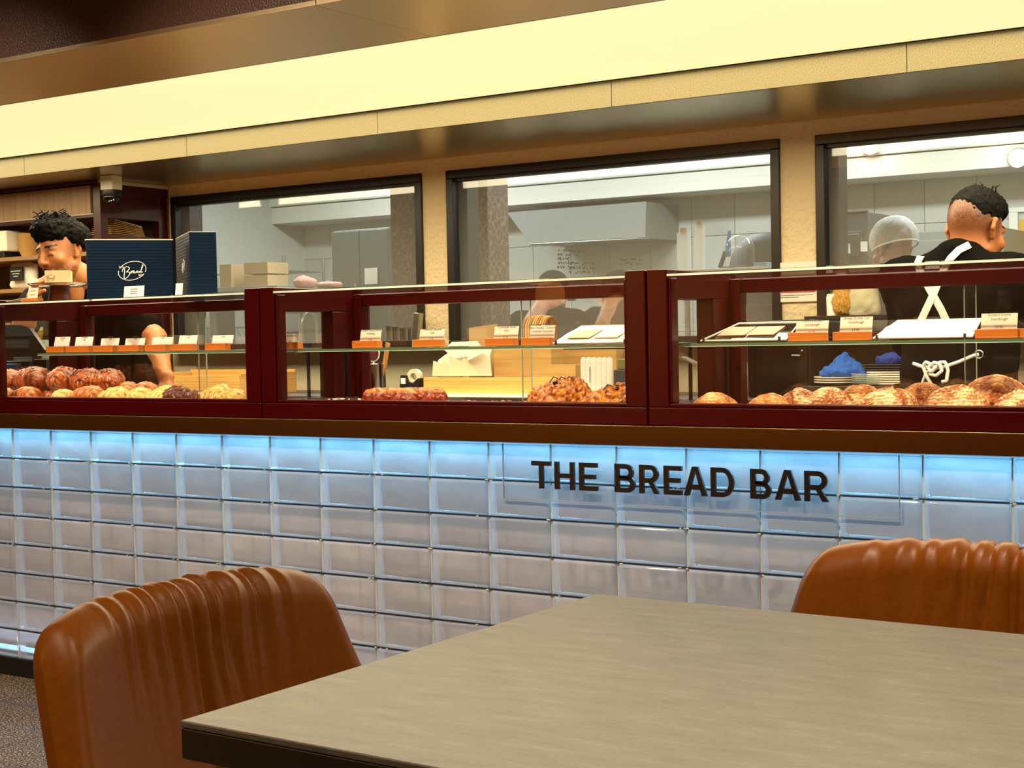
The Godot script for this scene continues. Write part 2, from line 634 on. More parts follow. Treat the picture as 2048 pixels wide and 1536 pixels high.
# ---------------------------------------------------------------- the room
func build_shell() -> void:
	struct("floor", MB.new().bb(-5.2, 8.2, -0.1, 0, -5.6, 6.7), M.floor)
	struct("ceiling", MB.new().bb(-5.2, 8.2, 2.8, 2.92, -0.3, 6.7), M.cafe_ceiling)
	struct("wall_left", MB.new().bb(-5.3, -5.15, 0, 2.8, -5.6, 6.6), M.cafe_wall)
	struct("wall_right", MB.new().bb(8.0, 8.15, 0, 2.8, -5.6, 6.6), M.cafe_wall)
	struct("wall_front", MB.new().bb(-5.15, 8.0, 0, 2.8, 6.5, 6.65), M.cafe_wall)
	# back wall with three openings
	var w := MB.new()
	var zs := [-2.55, -2.4]
	w.bb(-5.15, 8.0, 0, 1.1, zs[0], zs[1])
	w.bb(-5.15, 8.0, 1.942, 2.8, zs[0], zs[1])
	w.bb(-5.15, -1.678, 1.1, 1.942, zs[0], zs[1])
	w.bb(0.017, 0.163, 1.1, 1.942, zs[0], zs[1])
	w.bb(1.851, 2.006, 1.1, 1.942, zs[0], zs[1])
	w.bb(4.0, 8.0, 1.1, 1.942, zs[0], zs[1])
	struct("wall_back", w, M.stucco)
	struct("trim_splashback", MB.new().bb(-1.68, 4.0, 0.9, 1.095, -2.4, -2.388), M.grey_wall)
	# cafe downlights over the tables behind and beside the camera
	for p in [Vector3(3.3, 2.8, 2.3), Vector3(1.75, 2.8, 2.9), Vector3(2.3, 2.8, 3.4), Vector3(5.2, 2.8, 2.6), Vector3(-1.8, 2.8, 2.2), Vector3(3.8, 2.8, 4.8), Vector3(0.8, 2.8, 4.8), Vector3(0.0, 2.8, 1.35), Vector3(1.2, 2.8, 1.35), Vector3(2.4, 2.8, 1.35), Vector3(3.6, 2.8, 1.35), Vector3(5.0, 2.8, 1.9), Vector3(5.3, 2.8, 3.0)]:
		var tilted: bool = p.z < 1.5
		var sideways: bool = p.x > 4.9 and not is_equal_approx(p.z, 2.6)
		var t := thing("ceiling_downlight", "round recessed downlight tilted at the bar" if tilted else ("round recessed downlight tilted at the cafe table" if sideways else "round recessed downlight in the dark cafe ceiling"), "light", p, 0, "tilted bar downlights" if tilted else ("tilted table downlights" if sideways else "cafe downlights"))
		part("ring", MB.new().lathe([Vector2(0.045, 0), Vector2(0.06, 0), Vector2(0.06, -0.006), Vector2(0.045, -0.006), Vector2(0.045, 0)], 20), M.black_metal, t)
		part("lamp", MB.new().lathe([Vector2(0.0, -0.002), Vector2(0.044, -0.002), Vector2(0.044, -0.0005), Vector2(0.0, -0.0005)], 20), M.lamp_face, t)
		var l := SpotLight3D.new()
		l.name = "beam"
		l.spot_angle = 36.0 if tilted else 50.0
		l.spot_angle_attenuation = 0.7
		l.spot_range = 9.0
		l.spot_attenuation = 2.0
		l.light_size = 0.045
		l.light_color = Color(1.0, 0.92, 0.79)
		l.light_energy = 8.0 if tilted else (1.7 if sideways else 2.6)
		l.shadow_enabled = true
		t.add_child(l)
		l.position = Vector3(0, -0.012, 0)
		l.rotation = Vector3(-PI / 2 + (0.62 if tilted else 0.0), 0, 0)
		if sideways:
			l.look_at_from_position(t.position + l.position, Vector3(2.85, 0.7, 1.8))

func build_canopy() -> void:
	var x0 := -5.15
	var x1 := 8.0
	struct("trim_soffit", MB.new().bb(x0, x1, 2.005, 2.03, -2.4, -1.555), M.soffit_metal)
	var f := sroot("trim_fascia")
	var xs := [x0]
	for u in [46.0, 372.0, 755.0, 1224.0, 1815.0]:
		xs.append(W(u, 260, -1.543).x)
	xs.append_array([4.2, 5.6, x1])
	for k in xs.size() - 1:
		part("fascia_panel", MB.new().bb(xs[k] + 0.0012, xs[k + 1] - 0.0012, 2.003, 2.100, -1.555, -1.543, 0.001), M.fascia, f)
	part("fascia_backing", MB.new().bb(x0, x1, 2.006, 2.12, -1.575, -1.5555), M.dark_gap, f)
	var g := thing("luminous_ceiling_panel", "long glowing cream light panel under the canopy above the bar", "light", Vector3.ZERO)
	part("diffuser", MB.new().bb(x0, x1, 2.104, 2.125, -1.54, -0.462), M.glow_panel, g)
	part("edge_trim", MB.new().bb(x0, x1, 2.096, 2.125, -0.462, -0.452), M.pale_trim, g)
	var b := sroot("trim_canopy_metal")
	var bx := [x0, -3.0, -0.75, 1.52, 3.8, 6.0, x1]
	for k in bx.size() - 1:
		part("metal_panel", MB.new().bb(bx[k] + 0.0015, bx[k + 1] - 0.0015, 2.096, 2.112, -0.452, 0.1, 0.0015), M.brass, b)
	struct("trim_bulkhead", MB.new().bb(x0, x1, 2.112, 2.8, -0.3, 0.1), M.bulkhead)
	struct("ceiling_canopy", MB.new().bb(x0, x1, 2.126, 2.3, -2.4, -0.3), M.cafe_ceiling)

func build_kitchen_windows() -> void:
	var xs := [[-1.678, 0.017], [0.163, 1.851], [2.006, 4.0]]
	for k in 3:
		var a: float = xs[k][0]
		var b: float = xs[k][1]
		var r := sroot("window_%d" % (k + 1))
		var fw := 0.04
		part("window_frame", MB.new().bb(a, b, 1.942 - fw, 1.942, -2.47, -2.385, 0.004), M.frame_dark_bronze, r)
		part("window_frame", MB.new().bb(a, b, 1.1, 1.1 + fw, -2.47, -2.385, 0.004), M.frame_black, r)
		part("window_frame", MB.new().bb(a, a + fw, 1.1 + fw, 1.942 - fw, -2.47, -2.385, 0.004), M.frame_black, r)
		part("window_frame", MB.new().bb(b - fw, b, 1.1 + fw, 1.942 - fw, -2.47, -2.385, 0.004), M.frame_black, r)
		part("glazing_bead", MB.new().bb(a + fw, b - fw, 1.942 - fw - 0.012, 1.942 - fw, -2.455, -2.41), M.frame_dark_bronze, r)
		part("window_reveal", MB.new().bb(a + fw, a + fw + 0.035, 1.1 + fw, 1.942 - fw, -2.55, -2.455), M.frame_black, r)
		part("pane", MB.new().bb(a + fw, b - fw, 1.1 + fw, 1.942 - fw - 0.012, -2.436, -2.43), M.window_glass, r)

# ---------------------------------------------------------------- the bar
const BAR_Y := 0.865
func build_bar() -> void:
	var t := thing("glass_block_bar", "bar front of stacked glass blocks lit blue-white from inside", "counter", Vector3.ZERO)
	part("backing_panel", MB.new().bb(-1.2, 5.0, 0.06, 0.871, -0.175, -0.16), M.block_backing, t)
	part("kick_board", MB.new().bb(-1.2, 5.0, 0.0, 0.062, -0.2, -0.01), M.kick, t)
	part("end_panel", MB.new().bb(-1.22, -1.2, 0.0, 0.871, -0.6, 0.0), M.kick, t)
	part("end_panel", MB.new().bb(5.0, 5.02, 0.0, 0.871, -0.6, 0.0), M.kick, t)
	part("cabinet_back", MB.new().bb(-1.2, 5.0, 0.0, 0.871, -0.6, -0.58), M.lacquer, t)
	part("light_strip", MB.new().bb(-1.0, 4.6, 0.864, 0.87, -0.14, -0.10), M.strip_blue, t)
	part("light_strip", MB.new().bb(-1.0, 4.6, 0.062, 0.068, -0.14, -0.10), M.strip_blue, t)
	var block := block_shell()
	for r in 8:
		for c in range(-5, 24):
			part("glass_block", block, M.block_glass, t, Vector3(c * 0.2 + 0.1, BAR_Y - r * 0.1 - 0.05, 0))
	for r in range(1, 8):
		part("joint_bar", MB.new().bb(-1.0, 4.8, BAR_Y - r * 0.1 - 0.0016, BAR_Y - r * 0.1 + 0.0016, -0.02, -0.007), M.joint_dark, t)
	for c in range(-4, 24):
		part("joint_spacer", MB.new().bb(c * 0.2 - 0.0014, c * 0.2 + 0.0014, 0.065, BAR_Y, -0.018, -0.012), M.joint_cream, t)
	var rng := RandomNumberGenerator.new()
	rng.seed = 40
	var gf := MB.new()
	for k in 220:
		var gc := rng.randi_range(-3, 18)
		var gr := rng.randi_range(1, 7)
		gf.box(Vector3(gc * 0.2 + rng.randfn(0.0, 0.016), BAR_Y - gr * 0.1 + rng.randfn(0.0, 0.0016), -0.003), Vector3(rng.randf_range(0.002, 0.009), rng.randf_range(0.0012, 0.003), 0.004))
	var gp := part("grout_crumbs", gf, M.joint_cream, t)
	gp.set_meta("kind", "stuff")
	var top := thing("bar_worktop", "brushed dark bronze metal worktop edge above the glass blocks", "worktop", Vector3.ZERO)
	part("slab", MB.new().bb(-1.25, 5.05, 0.872, 0.9215, -0.66, 0.02, 0.002), M.dark_counter, top)
	part("metal_edge", MB.new().bb(-1.25, 5.05, 0.8715, 0.9225, 0.02, 0.028, 0.0015), M.apron_metal, top)
	# the sign: black letters standing on a clear panel
	var s := thing("bar_sign", "black raised letters THE BREAD BAR on a clear panel", "sign", Vector3(0, 0, 0.006))
	var zp := 0.006
	var a := W(1006.5, 900, zp)
	var b := W(1800, 1037, zp)
	var yb := (W(1006.5, 997, zp).y + b.y) / 2
	part("clear_panel", MB.new().bb(a.x, b.x, yb, 0.866, 0.0, 0.004), M.acrylic, s)
	part("panel_edge", MB.new().bb(a.x, b.x, yb - 0.001, yb + 0.001, 0.0, 0.0043), M.acrylic_edge, s)
	part("panel_edge", MB.new().bb(a.x - 0.001, a.x + 0.001, yb, 0.866, 0.0, 0.0043), M.acrylic_edge, s)
	part("panel_edge", MB.new().bb(b.x - 0.001, b.x + 0.001, yb, 0.866, 0.0, 0.0043), M.acrylic_edge, s)
	var spans := [["T", 1064.0, 1102.0], ["H", 1110.0, 1149.0], ["E", 1159.0, 1195.0], ["B", 1230.0, 1270.0], ["R", 1279.0, 1319.0], ["E", 1328.0, 1364.0], ["A", 1368.0, 1414.0], ["D", 1422.0, 1468.0], ["B", 1501.0, 1542.0], ["A", 1550.0, 1601.0], ["R", 1609.0, 1657.0]]
	var y0 := (W(1085, 977, 0.02).y + W(1630, 1003, 0.02).y) / 2
	var y1 := (W(1085, 921.5, 0.02).y + W(1630, 942.5, 0.02).y) / 2
	for e in spans:
		var l := W(e[1], 960, 0.02).x
		var r := W(e[2], 960, 0.02).x
		part("letter", letter(e[0], r - l, y1 - y0, 0.0128, 0.008), M.sign_black, s, Vector3(l, y0, 0.009))

func l_bar(m: MB, depth: float, x0: float, y0: float, x1: float, y1: float) -> void:
	m.bb(x0, x1, y0, y1, 0, depth)
func l_bowl(m: MB, depth: float, st: float, sh: float, x0: float, y0: float, x1: float, y1: float) -> void:   # a D-shaped ring open to the left stem
	var o := PackedVector2Array()
	var i := PackedVector2Array()
	var ry := (y1 - y0) / 2
	var rx := minf(ry * 1.0, (x1 - x0) * 0.6)
	for k in 13:
		var a := -PI / 2 + PI * k / 12
		o.append(Vector2(x1 - rx + cos(a) * rx, (y0 + y1) / 2 + sin(a) * ry))
		i.append(Vector2(x1 - rx + cos(a) * (rx - st), (y0 + y1) / 2 + sin(a) * (ry - sh)))
	var p := PackedVector2Array([Vector2(x0, y0)])
	p.append_array(o)
	p.append(Vector2(x0, y1))
	p.append(Vector2(x0, y1 - sh))
	i.reverse()
	p.append_array(i)
	p.append(Vector2(x0, y0 + sh))
	m.prism(p, 0, depth)

# hollow glass block: rounded face and four walls, open towards the backing panel
func block_shell() -> ArrayMesh:
	var m := MB.new().box(Vector3(0, 0, -0.024), Vector3(0.1955, 0.0955, 0.048), 0.009)
	var keep := PackedInt32Array()
	for k in range(0, m.ix.size(), 3):
		var n := (m.n[m.ix[k]] + m.n[m.ix[k + 1]] + m.n[m.ix[k + 2]]) / 3.0
		if n.z > -0.3:
			keep.append_array([m.ix[k], m.ix[k + 1], m.ix[k + 2]])
	m.ix = keep
	return m.mesh()

# plain heavy capitals: each letter is one mesh of joined strokes
func letter(ch: String, w: float, h: float, st: float, depth: float) -> MB:
	var m := MB.new()
	var sh := st * 0.95
	match ch:
		"T":
			l_bar(m, depth, 0, h - sh, w, h)
			l_bar(m, depth, w / 2 - st / 2, 0, w / 2 + st / 2, h - sh)
		"H":
			l_bar(m, depth, 0, 0, st, h)
			l_bar(m, depth, w - st, 0, w, h)
			l_bar(m, depth, st, h / 2 - sh / 2, w - st, h / 2 + sh / 2)
		"E":
			l_bar(m, depth, 0, 0, st, h)
			l_bar(m, depth, st, 0, w, sh)
			l_bar(m, depth, st, h - sh, w, h)
			l_bar(m, depth, st, h / 2 - sh / 2, w * 0.9, h / 2 + sh / 2)
		"D":
			l_bar(m, depth, 0, 0, st, h)
			l_bowl(m, depth, st, sh, st, 0, w, h)
		"B":
			l_bar(m, depth, 0, 0, st, h)
			l_bowl(m, depth, st, sh, st, h / 2 - sh / 2, w * 0.93, h)
			l_bowl(m, depth, st, sh, st, 0, w, h / 2 + sh / 2)
		"R":
			l_bar(m, depth, 0, 0, st, h)
			l_bowl(m, depth, st, sh, st, h * 0.46 - sh / 2, w * 0.95, h)
			m.prism(PackedVector2Array([Vector2(w * 0.42, h * 0.46), Vector2(w * 0.42 + st * 1.1, h * 0.46), Vector2(w, 0), Vector2(w - st * 1.15, 0)]), 0, depth)
		"A":
			m.prism(PackedVector2Array([Vector2(0, 0), Vector2(st * 1.08, 0), Vector2(w / 2, h - st * 0.8), Vector2(w - st * 1.08, 0), Vector2(w, 0), Vector2(w / 2 + st * 0.62, h), Vector2(w / 2 - st * 0.62, h)]), 0, depth)
			l_bar(m, depth, w * 0.24, h * 0.22, w * 0.76, h * 0.22 + sh)
	return m

# ---------------------------------------------------------------- display cases
const CASE_Y := 0.922
func build_cases() -> void:
	one_case(-0.125, 1.181, "dark red display case full of croissants, blue boxes on top")
	one_case(1.184, 2.499, "dark red display case of cakes and focaccia between the other two")
	one_case(2.503, 3.82, "dark red display case full of sourdough loaves")

func one_case(x0: float, x1: float, label: String) -> void:
	var t := thing("display_case", label, "display case", Vector3((x0 + x1) / 2, CASE_Y, -0.21), 0, "display cases on the bar")
	var a := x0 - (x0 + x1) / 2
	var b := -a
	var F := 0.21       # front face
	var R := -0.22      # rear face
	var H := 0.393
	var L = M.lacquer
	var bv := 0.003
	part("front_rail", MB.new().bb(a, b, 0, 0.046, F - 0.05, F, bv), L, t)
	part("front_bead", MB.new().bb(a + 0.05, b - 0.05, 0.046, 0.056, F - 0.045, F - 0.006, bv), L, t)
	part("rear_rail", MB.new().bb(a, b, 0, 0.03, R, R + 0.04, bv), L, t)
	for s in [-1.0, 1.0]:
		var e: float = b * s
		var i: float = (b - 0.058) * s
		var si: float = (b - 0.05) * s
		part("front_post", MB.new().bb(e, i, 0.046, H, F - 0.05, F, bv), L, t)
		part("post_bead", MB.new().bb(i, i - 0.008 * s, 0.056, H - 0.022, F - 0.045, F - 0.006, bv), L, t)
		part("side_rail", MB.new().bb(e, si, 0, 0.05, R + 0.045, F - 0.05, bv), L, t)
		part("side_rail", MB.new().bb(e, si, H - 0.072, H, R + 0.045, F - 0.05, bv), L, t)
		if s > 0.0:
			continue      # the right end is open to the next case: only its left end has a stile, a rear post and a pane
		part("rear_post", MB.new().bb(e, (b - 0.080) * s, 0.03, 0.375, R, R + 0.045, bv), L, t)
		part("side_stile", MB.new().bb(e, si, 0.05, H - 0.072, R + 0.045, R + 0.15, bv), L, t)
		part("side_pane", MB.new().bb((b - 0.028) * s, (b - 0.022) * s, 0.05, H - 0.072, R + 0.15, F - 0.05), M.clear_glass, t)
	part("rear_top_rail", MB.new().bb(a + 0.085, b - 0.002, 0.338, 0.375, R, R + 0.042, bv), L, t)
	part("rear_post_cap", MB.new().bb(a, a + 0.05, 0.375, H, R, R + 0.045, bv), L, t)
	part("rear_end_strip", MB.new().bb(b - 0.012, b - 0.002, 0.03, 0.338, R, R + 0.02, 0.001), M.olive, t)
	part("deck", MB.new().bb(a + 0.05, b - 0.05, 0.003, 0.013, R + 0.04, F - 0.05), M.deck, t)
	part("top_pane", MB.new().bb(a + 0.05, b - 0.05, 0.375, 0.383, R, F - 0.001), M.clear_glass, t)
	part("top_pane_edge", MB.new().bb(a + 0.058, b - 0.058, 0.3752, 0.3808, F - 0.001, F + 0.0004), M.glass_edge, t)
	part("front_pane", MB.new().bb(a + 0.06, b - 0.06, 0.052, 0.374, F - 0.02, F - 0.014), M.clear_glass, t)
	# two sliding doors behind, overlapping in the middle
	var mid := 0.035 if label.contains("cakes") or label.contains("sourdough") else 0.0
	part("sliding_door", MB.new().bb(a + 0.085, mid + 0.012, 0.03, 0.338, R + 0.012, R + 0.017), M.clear_glass, t)
	part("sliding_door", MB.new().bb(mid - 0.012, b - 0.014, 0.03, 0.338, R + 0.024, R + 0.029), M.clear_glass, t)
	part("door_edge", MB.new().bb(mid + 0.012, mid + 0.0135, 0.03, 0.338, R + 0.012, R + 0.0172), M.door_glass_edge, t)
	part("door_edge", MB.new().bb(mid - 0.0135, mid - 0.012, 0.03, 0.338, R + 0.024, R + 0.0292), M.door_glass_edge, t)
	# shelf
	var y := 0.197
	var xl := 0.075 if label.contains("croissants") else 0.056
	if label.contains("croissants"):
		xl = W(80, 700, -0.1).x - x0
	part("shelf_pane", MB.new().bb(a + xl, b - 0.056, y, y + 0.008, R + 0.05, F - 0.09), M.clear_glass, t)
	part("shelf_edge", MB.new().bb(a + xl, b - 0.056, y + 0.0012, y + 0.008, F - 0.09, F - 0.0892), M.shelf_edge, t)
	part("shelf_edge", MB.new().bb(a + xl, b - 0.056, y - 0.0002, y + 0.0012, F - 0.09, F - 0.0890), M.glass_edge, t)
	for e in [[a + xl + 0.012, -0.11], [b - 0.062, -0.08], [b - 0.041, -0.12]]:
		part("shelf_support", MB.new().bb(e[0] - 0.004, e[0] + 0.004, 0.013, y, e[1] - 0.004, e[1] + 0.004), M.black_metal, t)

# ---------------------------------------------------------------- table and chairs
func build_table_and_chairs() -> void:
	var t := thing("cafe_table", "square stone-topped cafe table with a black edge", "table", Vector3(3.55, 0, 1.757), -0.012)
	part("table_top", MB.new().bb(-0.447, 0.447, 0.742, 0.75, -0.437, 0.437, 0.002), M.table_top, t)
	part("table_edge", MB.new().bb(-0.4465, 0.4465, 0.708, 0.742, -0.4365, 0.4365, 0.002), M.table_edge, t)
	part("pedestal", MB.new().lathe([Vector2(0.0, 0.708), Vector2(0.16, 0.708), Vector2(0.16, 0.700), Vector2(0.04, 0.694), Vector2(0.038, 0.03), Vector2(0.06, 0.025), Vector2(0.06, 0.025), Vector2(0.0, 0.025)], 24), M.black_metal, t)
	part("base_plate", MB.new().lathe([Vector2(0.0, 0.026), Vector2(0.10, 0.026), Vector2(0.25, 0.014), Vector2(0.255, 0.008), Vector2(0.255, 0.0), Vector2(0.0, 0.0)], 32), M.black_metal, t)
	chair(Vector3(2.99, 0, 1.757), PI / 2 + 0.03, "tan leather tub chair with its back to the bare speckled floor", 0.292, 0.805)
	chair(Vector3(3.668, 0, 1.345), -0.03, "tan leather tub chair tucked between the table and the bar sign", 0.345, 0.824)

func chair(at: Vector3, turn: float, label: String, hw: float, tall: float) -> void:
	var t := thing("tub_chair", label, "chair", at, turn, "leather chairs at the cafe table")
	var rng := FastNoiseLite.new()
	rng.seed = 3 if turn > 1.0 else 8
	rng.frequency = 1.0
	# local axes: faces +z, back of the chair towards -z
	var rows := 72
	var cols := 121
	for side in [1.0, -1.0]:     # front cushion, rear shell
		pass
	var pts := []
	for i in rows:
		var f := float(i) / (rows - 1)           # around the section: front bottom -> over the top -> rear bottom
		for j in cols:
			var s := -1.0 + 2.0 * j / (cols - 1)
			pts.append(back_point(s, f, hw, rng, tall))
	part("backrest", MB.new().grid(pts, rows, cols, false, false, Vector3(0, 0.6, -0.22)), M.leather, t)
	part("centre_seam", seam(hw, rng, tall), M.leather, t)
	var sb := MB.new()
	var sp := []
	for i in 15:
		var a := PI * i / 14
		for j in 40:
			var w := TAU * j / 40
			var q := Vector3(signf(cos(w)) * pow(absf(cos(w)), 0.45), 0, signf(sin(w)) * pow(absf(sin(w)), 0.45))
			var rr := pow(sin(a), 0.4)
			sp.append(Vector3(q.x * rr * (hw - 0.02), 0.40 + cos(a) * 0.055, 0.02 + q.z * rr * 0.235))
	sb.grid(sp, 15, 40, true, false, Vector3(0, 0.4, 0.02))
	part("seat", sb, M.leather, t)
	part("seat_frame", MB.new().bb(-hw + 0.05, hw - 0.05, 0.31, 0.345, -0.18, 0.2, 0.01), M.black_metal, t)
	for x in [-1.0, 1.0]:
		for z in [-0.18, 0.19]:
			part("leg", MB.new().tube([Vector3(x * (hw - 0.07), 0.325, z * 0.9), Vector3(x * (hw - 0.035), 0.0, z * 1.12)], [0.014, 0.010], 10), M.black_metal, t)

# a padded slab that leans back and wraps forward at its sides
func back_point(s: float, f: float, hw: float, rng: FastNoiseLite, tall: float) -> Vector3:
	var top := tall - 0.034 * pow(absf(s), 4.0)
	var bot := 0.36
	var front := f < 0.5
	var g := (f / 0.42) if f < 0.42 else ((1.0 - f) / 0.42 if f > 0.58 else 1.0)
	var ss := signf(s) * (1.0 - pow(1.0 - absf(s), 1.0))
	var edge := clampf((absf(ss) - 0.86) / 0.14, 0.0, 1.0)
	var half := 0.045 * sqrt(maxf(0.0, 1.0 - edge * edge))
	var y := lerpf(bot, top - 0.045, g)
	var off := half if front else -half
	if f >= 0.42 and f <= 0.58:
		var a := (f - 0.42) / 0.16 * PI
		off = cos(a) * half
		y = top - 0.045 + sin(a) * 0.045
	var h := (y - bot) / (top - bot)
	y -= edge * edge * 0.03 * h
	var wd := hw * (0.97 + 0.24 * (1.0 - h))
	var lean := -0.245 - 0.10 * h - 0.015 * sin(h * PI)
	var wrap := (0.045 + 0.10 * (1.0 - h)) * ss * ss
	var p := Vector3(ss * wd, y, lean + wrap + off)
	# gathered tucks that fan out from the centre seam and die away downwards
	var d := absf(s)
	var near := exp(-d * d / 0.16)
	var tuck := 0.0
	var drift := d + 0.16 * (1.0 - h) * d * 2.0 + rng.get_noise_2d(s * 3.0, h * 1.5) * 0.05
	var side := 0.0 if s < 0.0 else 40.0
	for k in [[0.10, 1.0, 0.020], [0.17, 0.5, 0.014], [0.25, 0.95, 0.026], [0.36, 0.4, 0.018], [0.45, 0.7, 0.035], [0.60, 0.35, 0.03]]:
		var sh: float = rng.get_noise_2d(k[0] * 37.0 + side, 3.0) * 0.05
		var e: float = (drift - k[0] - sh) / k[2]
		var reach: float = smoothstep(0.15 + 0.5 * k[0], 0.9, h)
		tuck -= exp(-e * e) * k[1] * (0.25 + 0.75 * reach) - 0.5 * exp(-pow(e - 1.6, 2.0)) * k[1] * reach
	tuck *= 0.0095 * (0.22 + 0.78 * smoothstep(0.45, 0.95, h)) * smoothstep(0.05, 0.5, h)
	tuck -= 0.014 * exp(-pow(d / 0.02, 2.0)) * smoothstep(0.0, 0.3, h)
	var nrm := Vector3(0, sin(clampf((f - 0.42) / 0.16, 0, 1) * PI) * 0.8, 1.0 if front else -1.0).normalized()
	if front or f < 0.6:
		p += nrm * tuck * (1.0 if f < 0.5 else clampf((0.6 - f) / 0.1, 0, 1))
	return p

func seam(hw: float, rng: FastNoiseLite, tall: float) -> MB:
	var path := []
	for i in 40:
		var f := 0.05 + 0.5 * i / 39.0
		path.append(back_point(0.0, f, hw, rng, tall) + Vector3(0, 0, -0.001))
	return MB.new().tube(path, 0.0022, 6)

# ---------------------------------------------------------------- kitchen behind the windows
func build_kitchen() -> void:
	struct("ceiling_kitchen", MB.new().bb(-5.15, 8.0, 2.6, 2.7, -5.4, -2.55), M.kitchen_white)
	struct("wall_kitchen_left", MB.new().bb(-3.4, -3.2, 0, 2.6, -5.4, -2.55), M.kitchen_white)
	struct("wall_kitchen_right", MB.new().bb(5.2, 5.4, 0, 2.6, -5.4, -2.55), M.kitchen_white)
	var w := sroot("wall_kitchen_far")
	part("wall_core", MB.new().bb(-3.4, 5.4, 0, 2.6, -5.4, -5.21), M.joint_grey, w)
	var tile := MB.new().box(Vector3.ZERO, Vector3(0.297, 0.597, 0.01), 0.002).mesh()
	for r in 4:
		for k in range(-10, 19):
			part("wall_tile", tile, M.tile if (k * 7 + r * 3) % 4 else M.tile_b, w, Vector3(-0.095 + 0.3 * k, 0.26 + 0.6 * r, -5.205))
	# handwriting in marker on the tiles: rows of small strokes
	var rng := RandomNumberGenerator.new()
	rng.seed = 14
	for e in [[1115.0, 500.0, 28.0, 5], [1148.0, 503.0, 34.0, 1], [1138.0, 527.0, 50.0, 3], [1240.0, 519.0, 48.0, 2], [1160.0, 640.0, 40.0, 2]]:
		var t := MB.new()
		for row in int(e[3]):
			var x: float = e[0]
			while x < e[0] + e[2]:
				var pts := []
				for q in 4:
					pts.append(W(x + rng.randf() * 4.0, e[1] + row * 8.5 + rng.randf_range(-3, 3), -5.197))
				t.tube(pts, 0.0032, 4)
				x += 5.0 if rng.randf() < 0.75 else 11.0
		part("marker_writing", t, M.ink, w)
	# pale bulkhead under the kitchen ceiling, two steps
	var bx := W(530, 425, -4.85).x
	struct("trim_kitchen_bulkhead", MB.new().bb(bx, 5.2, 2.012, 2.13, -5.2, -4.85, 0.004).bb(bx - 0.02, 5.2, 2.136, 2.6, -5.2, -4.83, 0.004), M.bulkhead_white)
	for x in [-1.6, 0.4, 2.4]:
		var t := thing("kitchen_light_panel", "flat white light panel on the kitchen ceiling", "light", Vector3(x, 2.6, -3.7), 0, "kitchen light panels")
		part("housing", MB.new().bb(-0.6, 0.6, -0.045, 0.0, -0.15, 0.15, 0.004), M.kitchen_white, t)
		part("diffuser", MB.new().bb(-0.575, 0.575, -0.052, -0.045, -0.14, 0.14), M.kitchen_glow, t)
	for e in [[1735.0, 290.0], [2031.0, 315.0]]:
		var lp := W(e[0], e[1], -4.76)
		var lt := thing("kitchen_wall_lamp", "small round bright lamp on the pale kitchen bulkhead", "lamp", Vector3(lp.x, lp.y, -4.826), 0, "kitchen wall lamps")
		part("base", MB.new().at(Vector3.ZERO, Vector3(PI / 2, 0, 0)).lathe([Vector2(0, 0.02), Vector2(0.05, 0.02), Vector2(0.06, 0.0), Vector2(0, 0)], 20), M.kitchen_white, lt)
		part("bulb", MB.new().ball(Vector3(0, 0, 0.05), Vector3.ONE * 0.035, 10, 14), M.bulb_glow, lt)
		var ll := OmniLight3D.new()
		ll.name = "glow"
		ll.light_color = Color(1.0, 0.93, 0.72)
		ll.light_energy = 0.10
		ll.light_size = 0.03
		ll.omni_range = 8.0
		ll.omni_attenuation = 2.0
		ll.shadow_enabled = true
		lt.add_child(ll)
		ll.position = Vector3(0, 0, 0.05)
	# extractor hood on the far wall
	var h := thing("extractor_hood", "grey steel extractor hood on the tiled kitchen wall", "hood", W(1160, 480, -4.9))
	var o := PackedVector2Array()
	for p in [[1022, 426], [1060, 476], [1064, 489], [1298, 476], [1300, 404]]:
		var q := W(p[0], p[1], -4.8) - h.position
		o.append(Vector2(q.x, q.y))
	part("canopy", MB.new().prism(o, -0.29, 0.15), M.hood_steel, h)
	part("rim", MB.new().tube([W(1060, 489, -4.74) - h.position, W(1298, 476, -4.74) - h.position], 0.008, 6), M.steel, h)
	# pillars, racks and goods seen through the first window
	for e in [[782.0, 836.0, -3.3, "by the card shelf rack"], [946.0, 976.0, -3.0, "beside the tiled kitchen wall"]]:
		var a := W(e[0], 500, e[2])
		var b := W(e[1], 500, e[2])
		var t := thing("stone_pillar", "mottled brown stone pillar " + e[3], "pillar", Vector3((a.x + b.x) / 2, 0, e[2] - 0.1))
		part("shaft", MB.new().box(Vector3(0, 1.02, 0), Vector3(b.x - a.x, 2.04, 0.2), 0.006), M.mottled, t)
		part("capital", MB.new().box(Vector3(0, 2.07, 0), Vector3(b.x - a.x + 0.03, 0.06, 0.23), 0.006), M.mottled, t)
	var r := thing("wire_rack", "chrome wire storage rack against the kitchen's left wall", "rack", W(520, 700, -4.3) * Vector3(1, 0, 1))
	for x in [-0.55, 0.42]:
		for z in [-0.2, 0.2]:
			part("post", MB.new().tube([Vector3(x, 0, z), Vector3(x, 1.72, z)], 0.012, 8), M.steel, r)
	for y in [0.35, 0.85, 1.25, 1.62]:
		var sh := MB.new()
		for z in 9:
			sh.tube([Vector3(-0.55, y, -0.2 + z * 0.05), Vector3(0.42, y, -0.2 + z * 0.05)], 0.003, 4)
		for x in [-0.55, -0.2, 0.1, 0.42]:
			sh.tube([Vector3(x, y, -0.2), Vector3(x, y, 0.2)], 0.004, 4)
		part("wire_shelf", sh, M.steel, r)
	var cs := thing("goods_stand", "low steel stand carrying kraft cartons in front of the chrome rack", "stand", Vector3(W(490, 573, -3.85).x, 0, -3.95))
	var cy := W(500, 573, -3.85).y
	part("stand_top", MB.new().bb(-0.35, 0.3, cy - 0.03, cy, -0.12, 0.12, 0.003), M.steel_dull, cs)
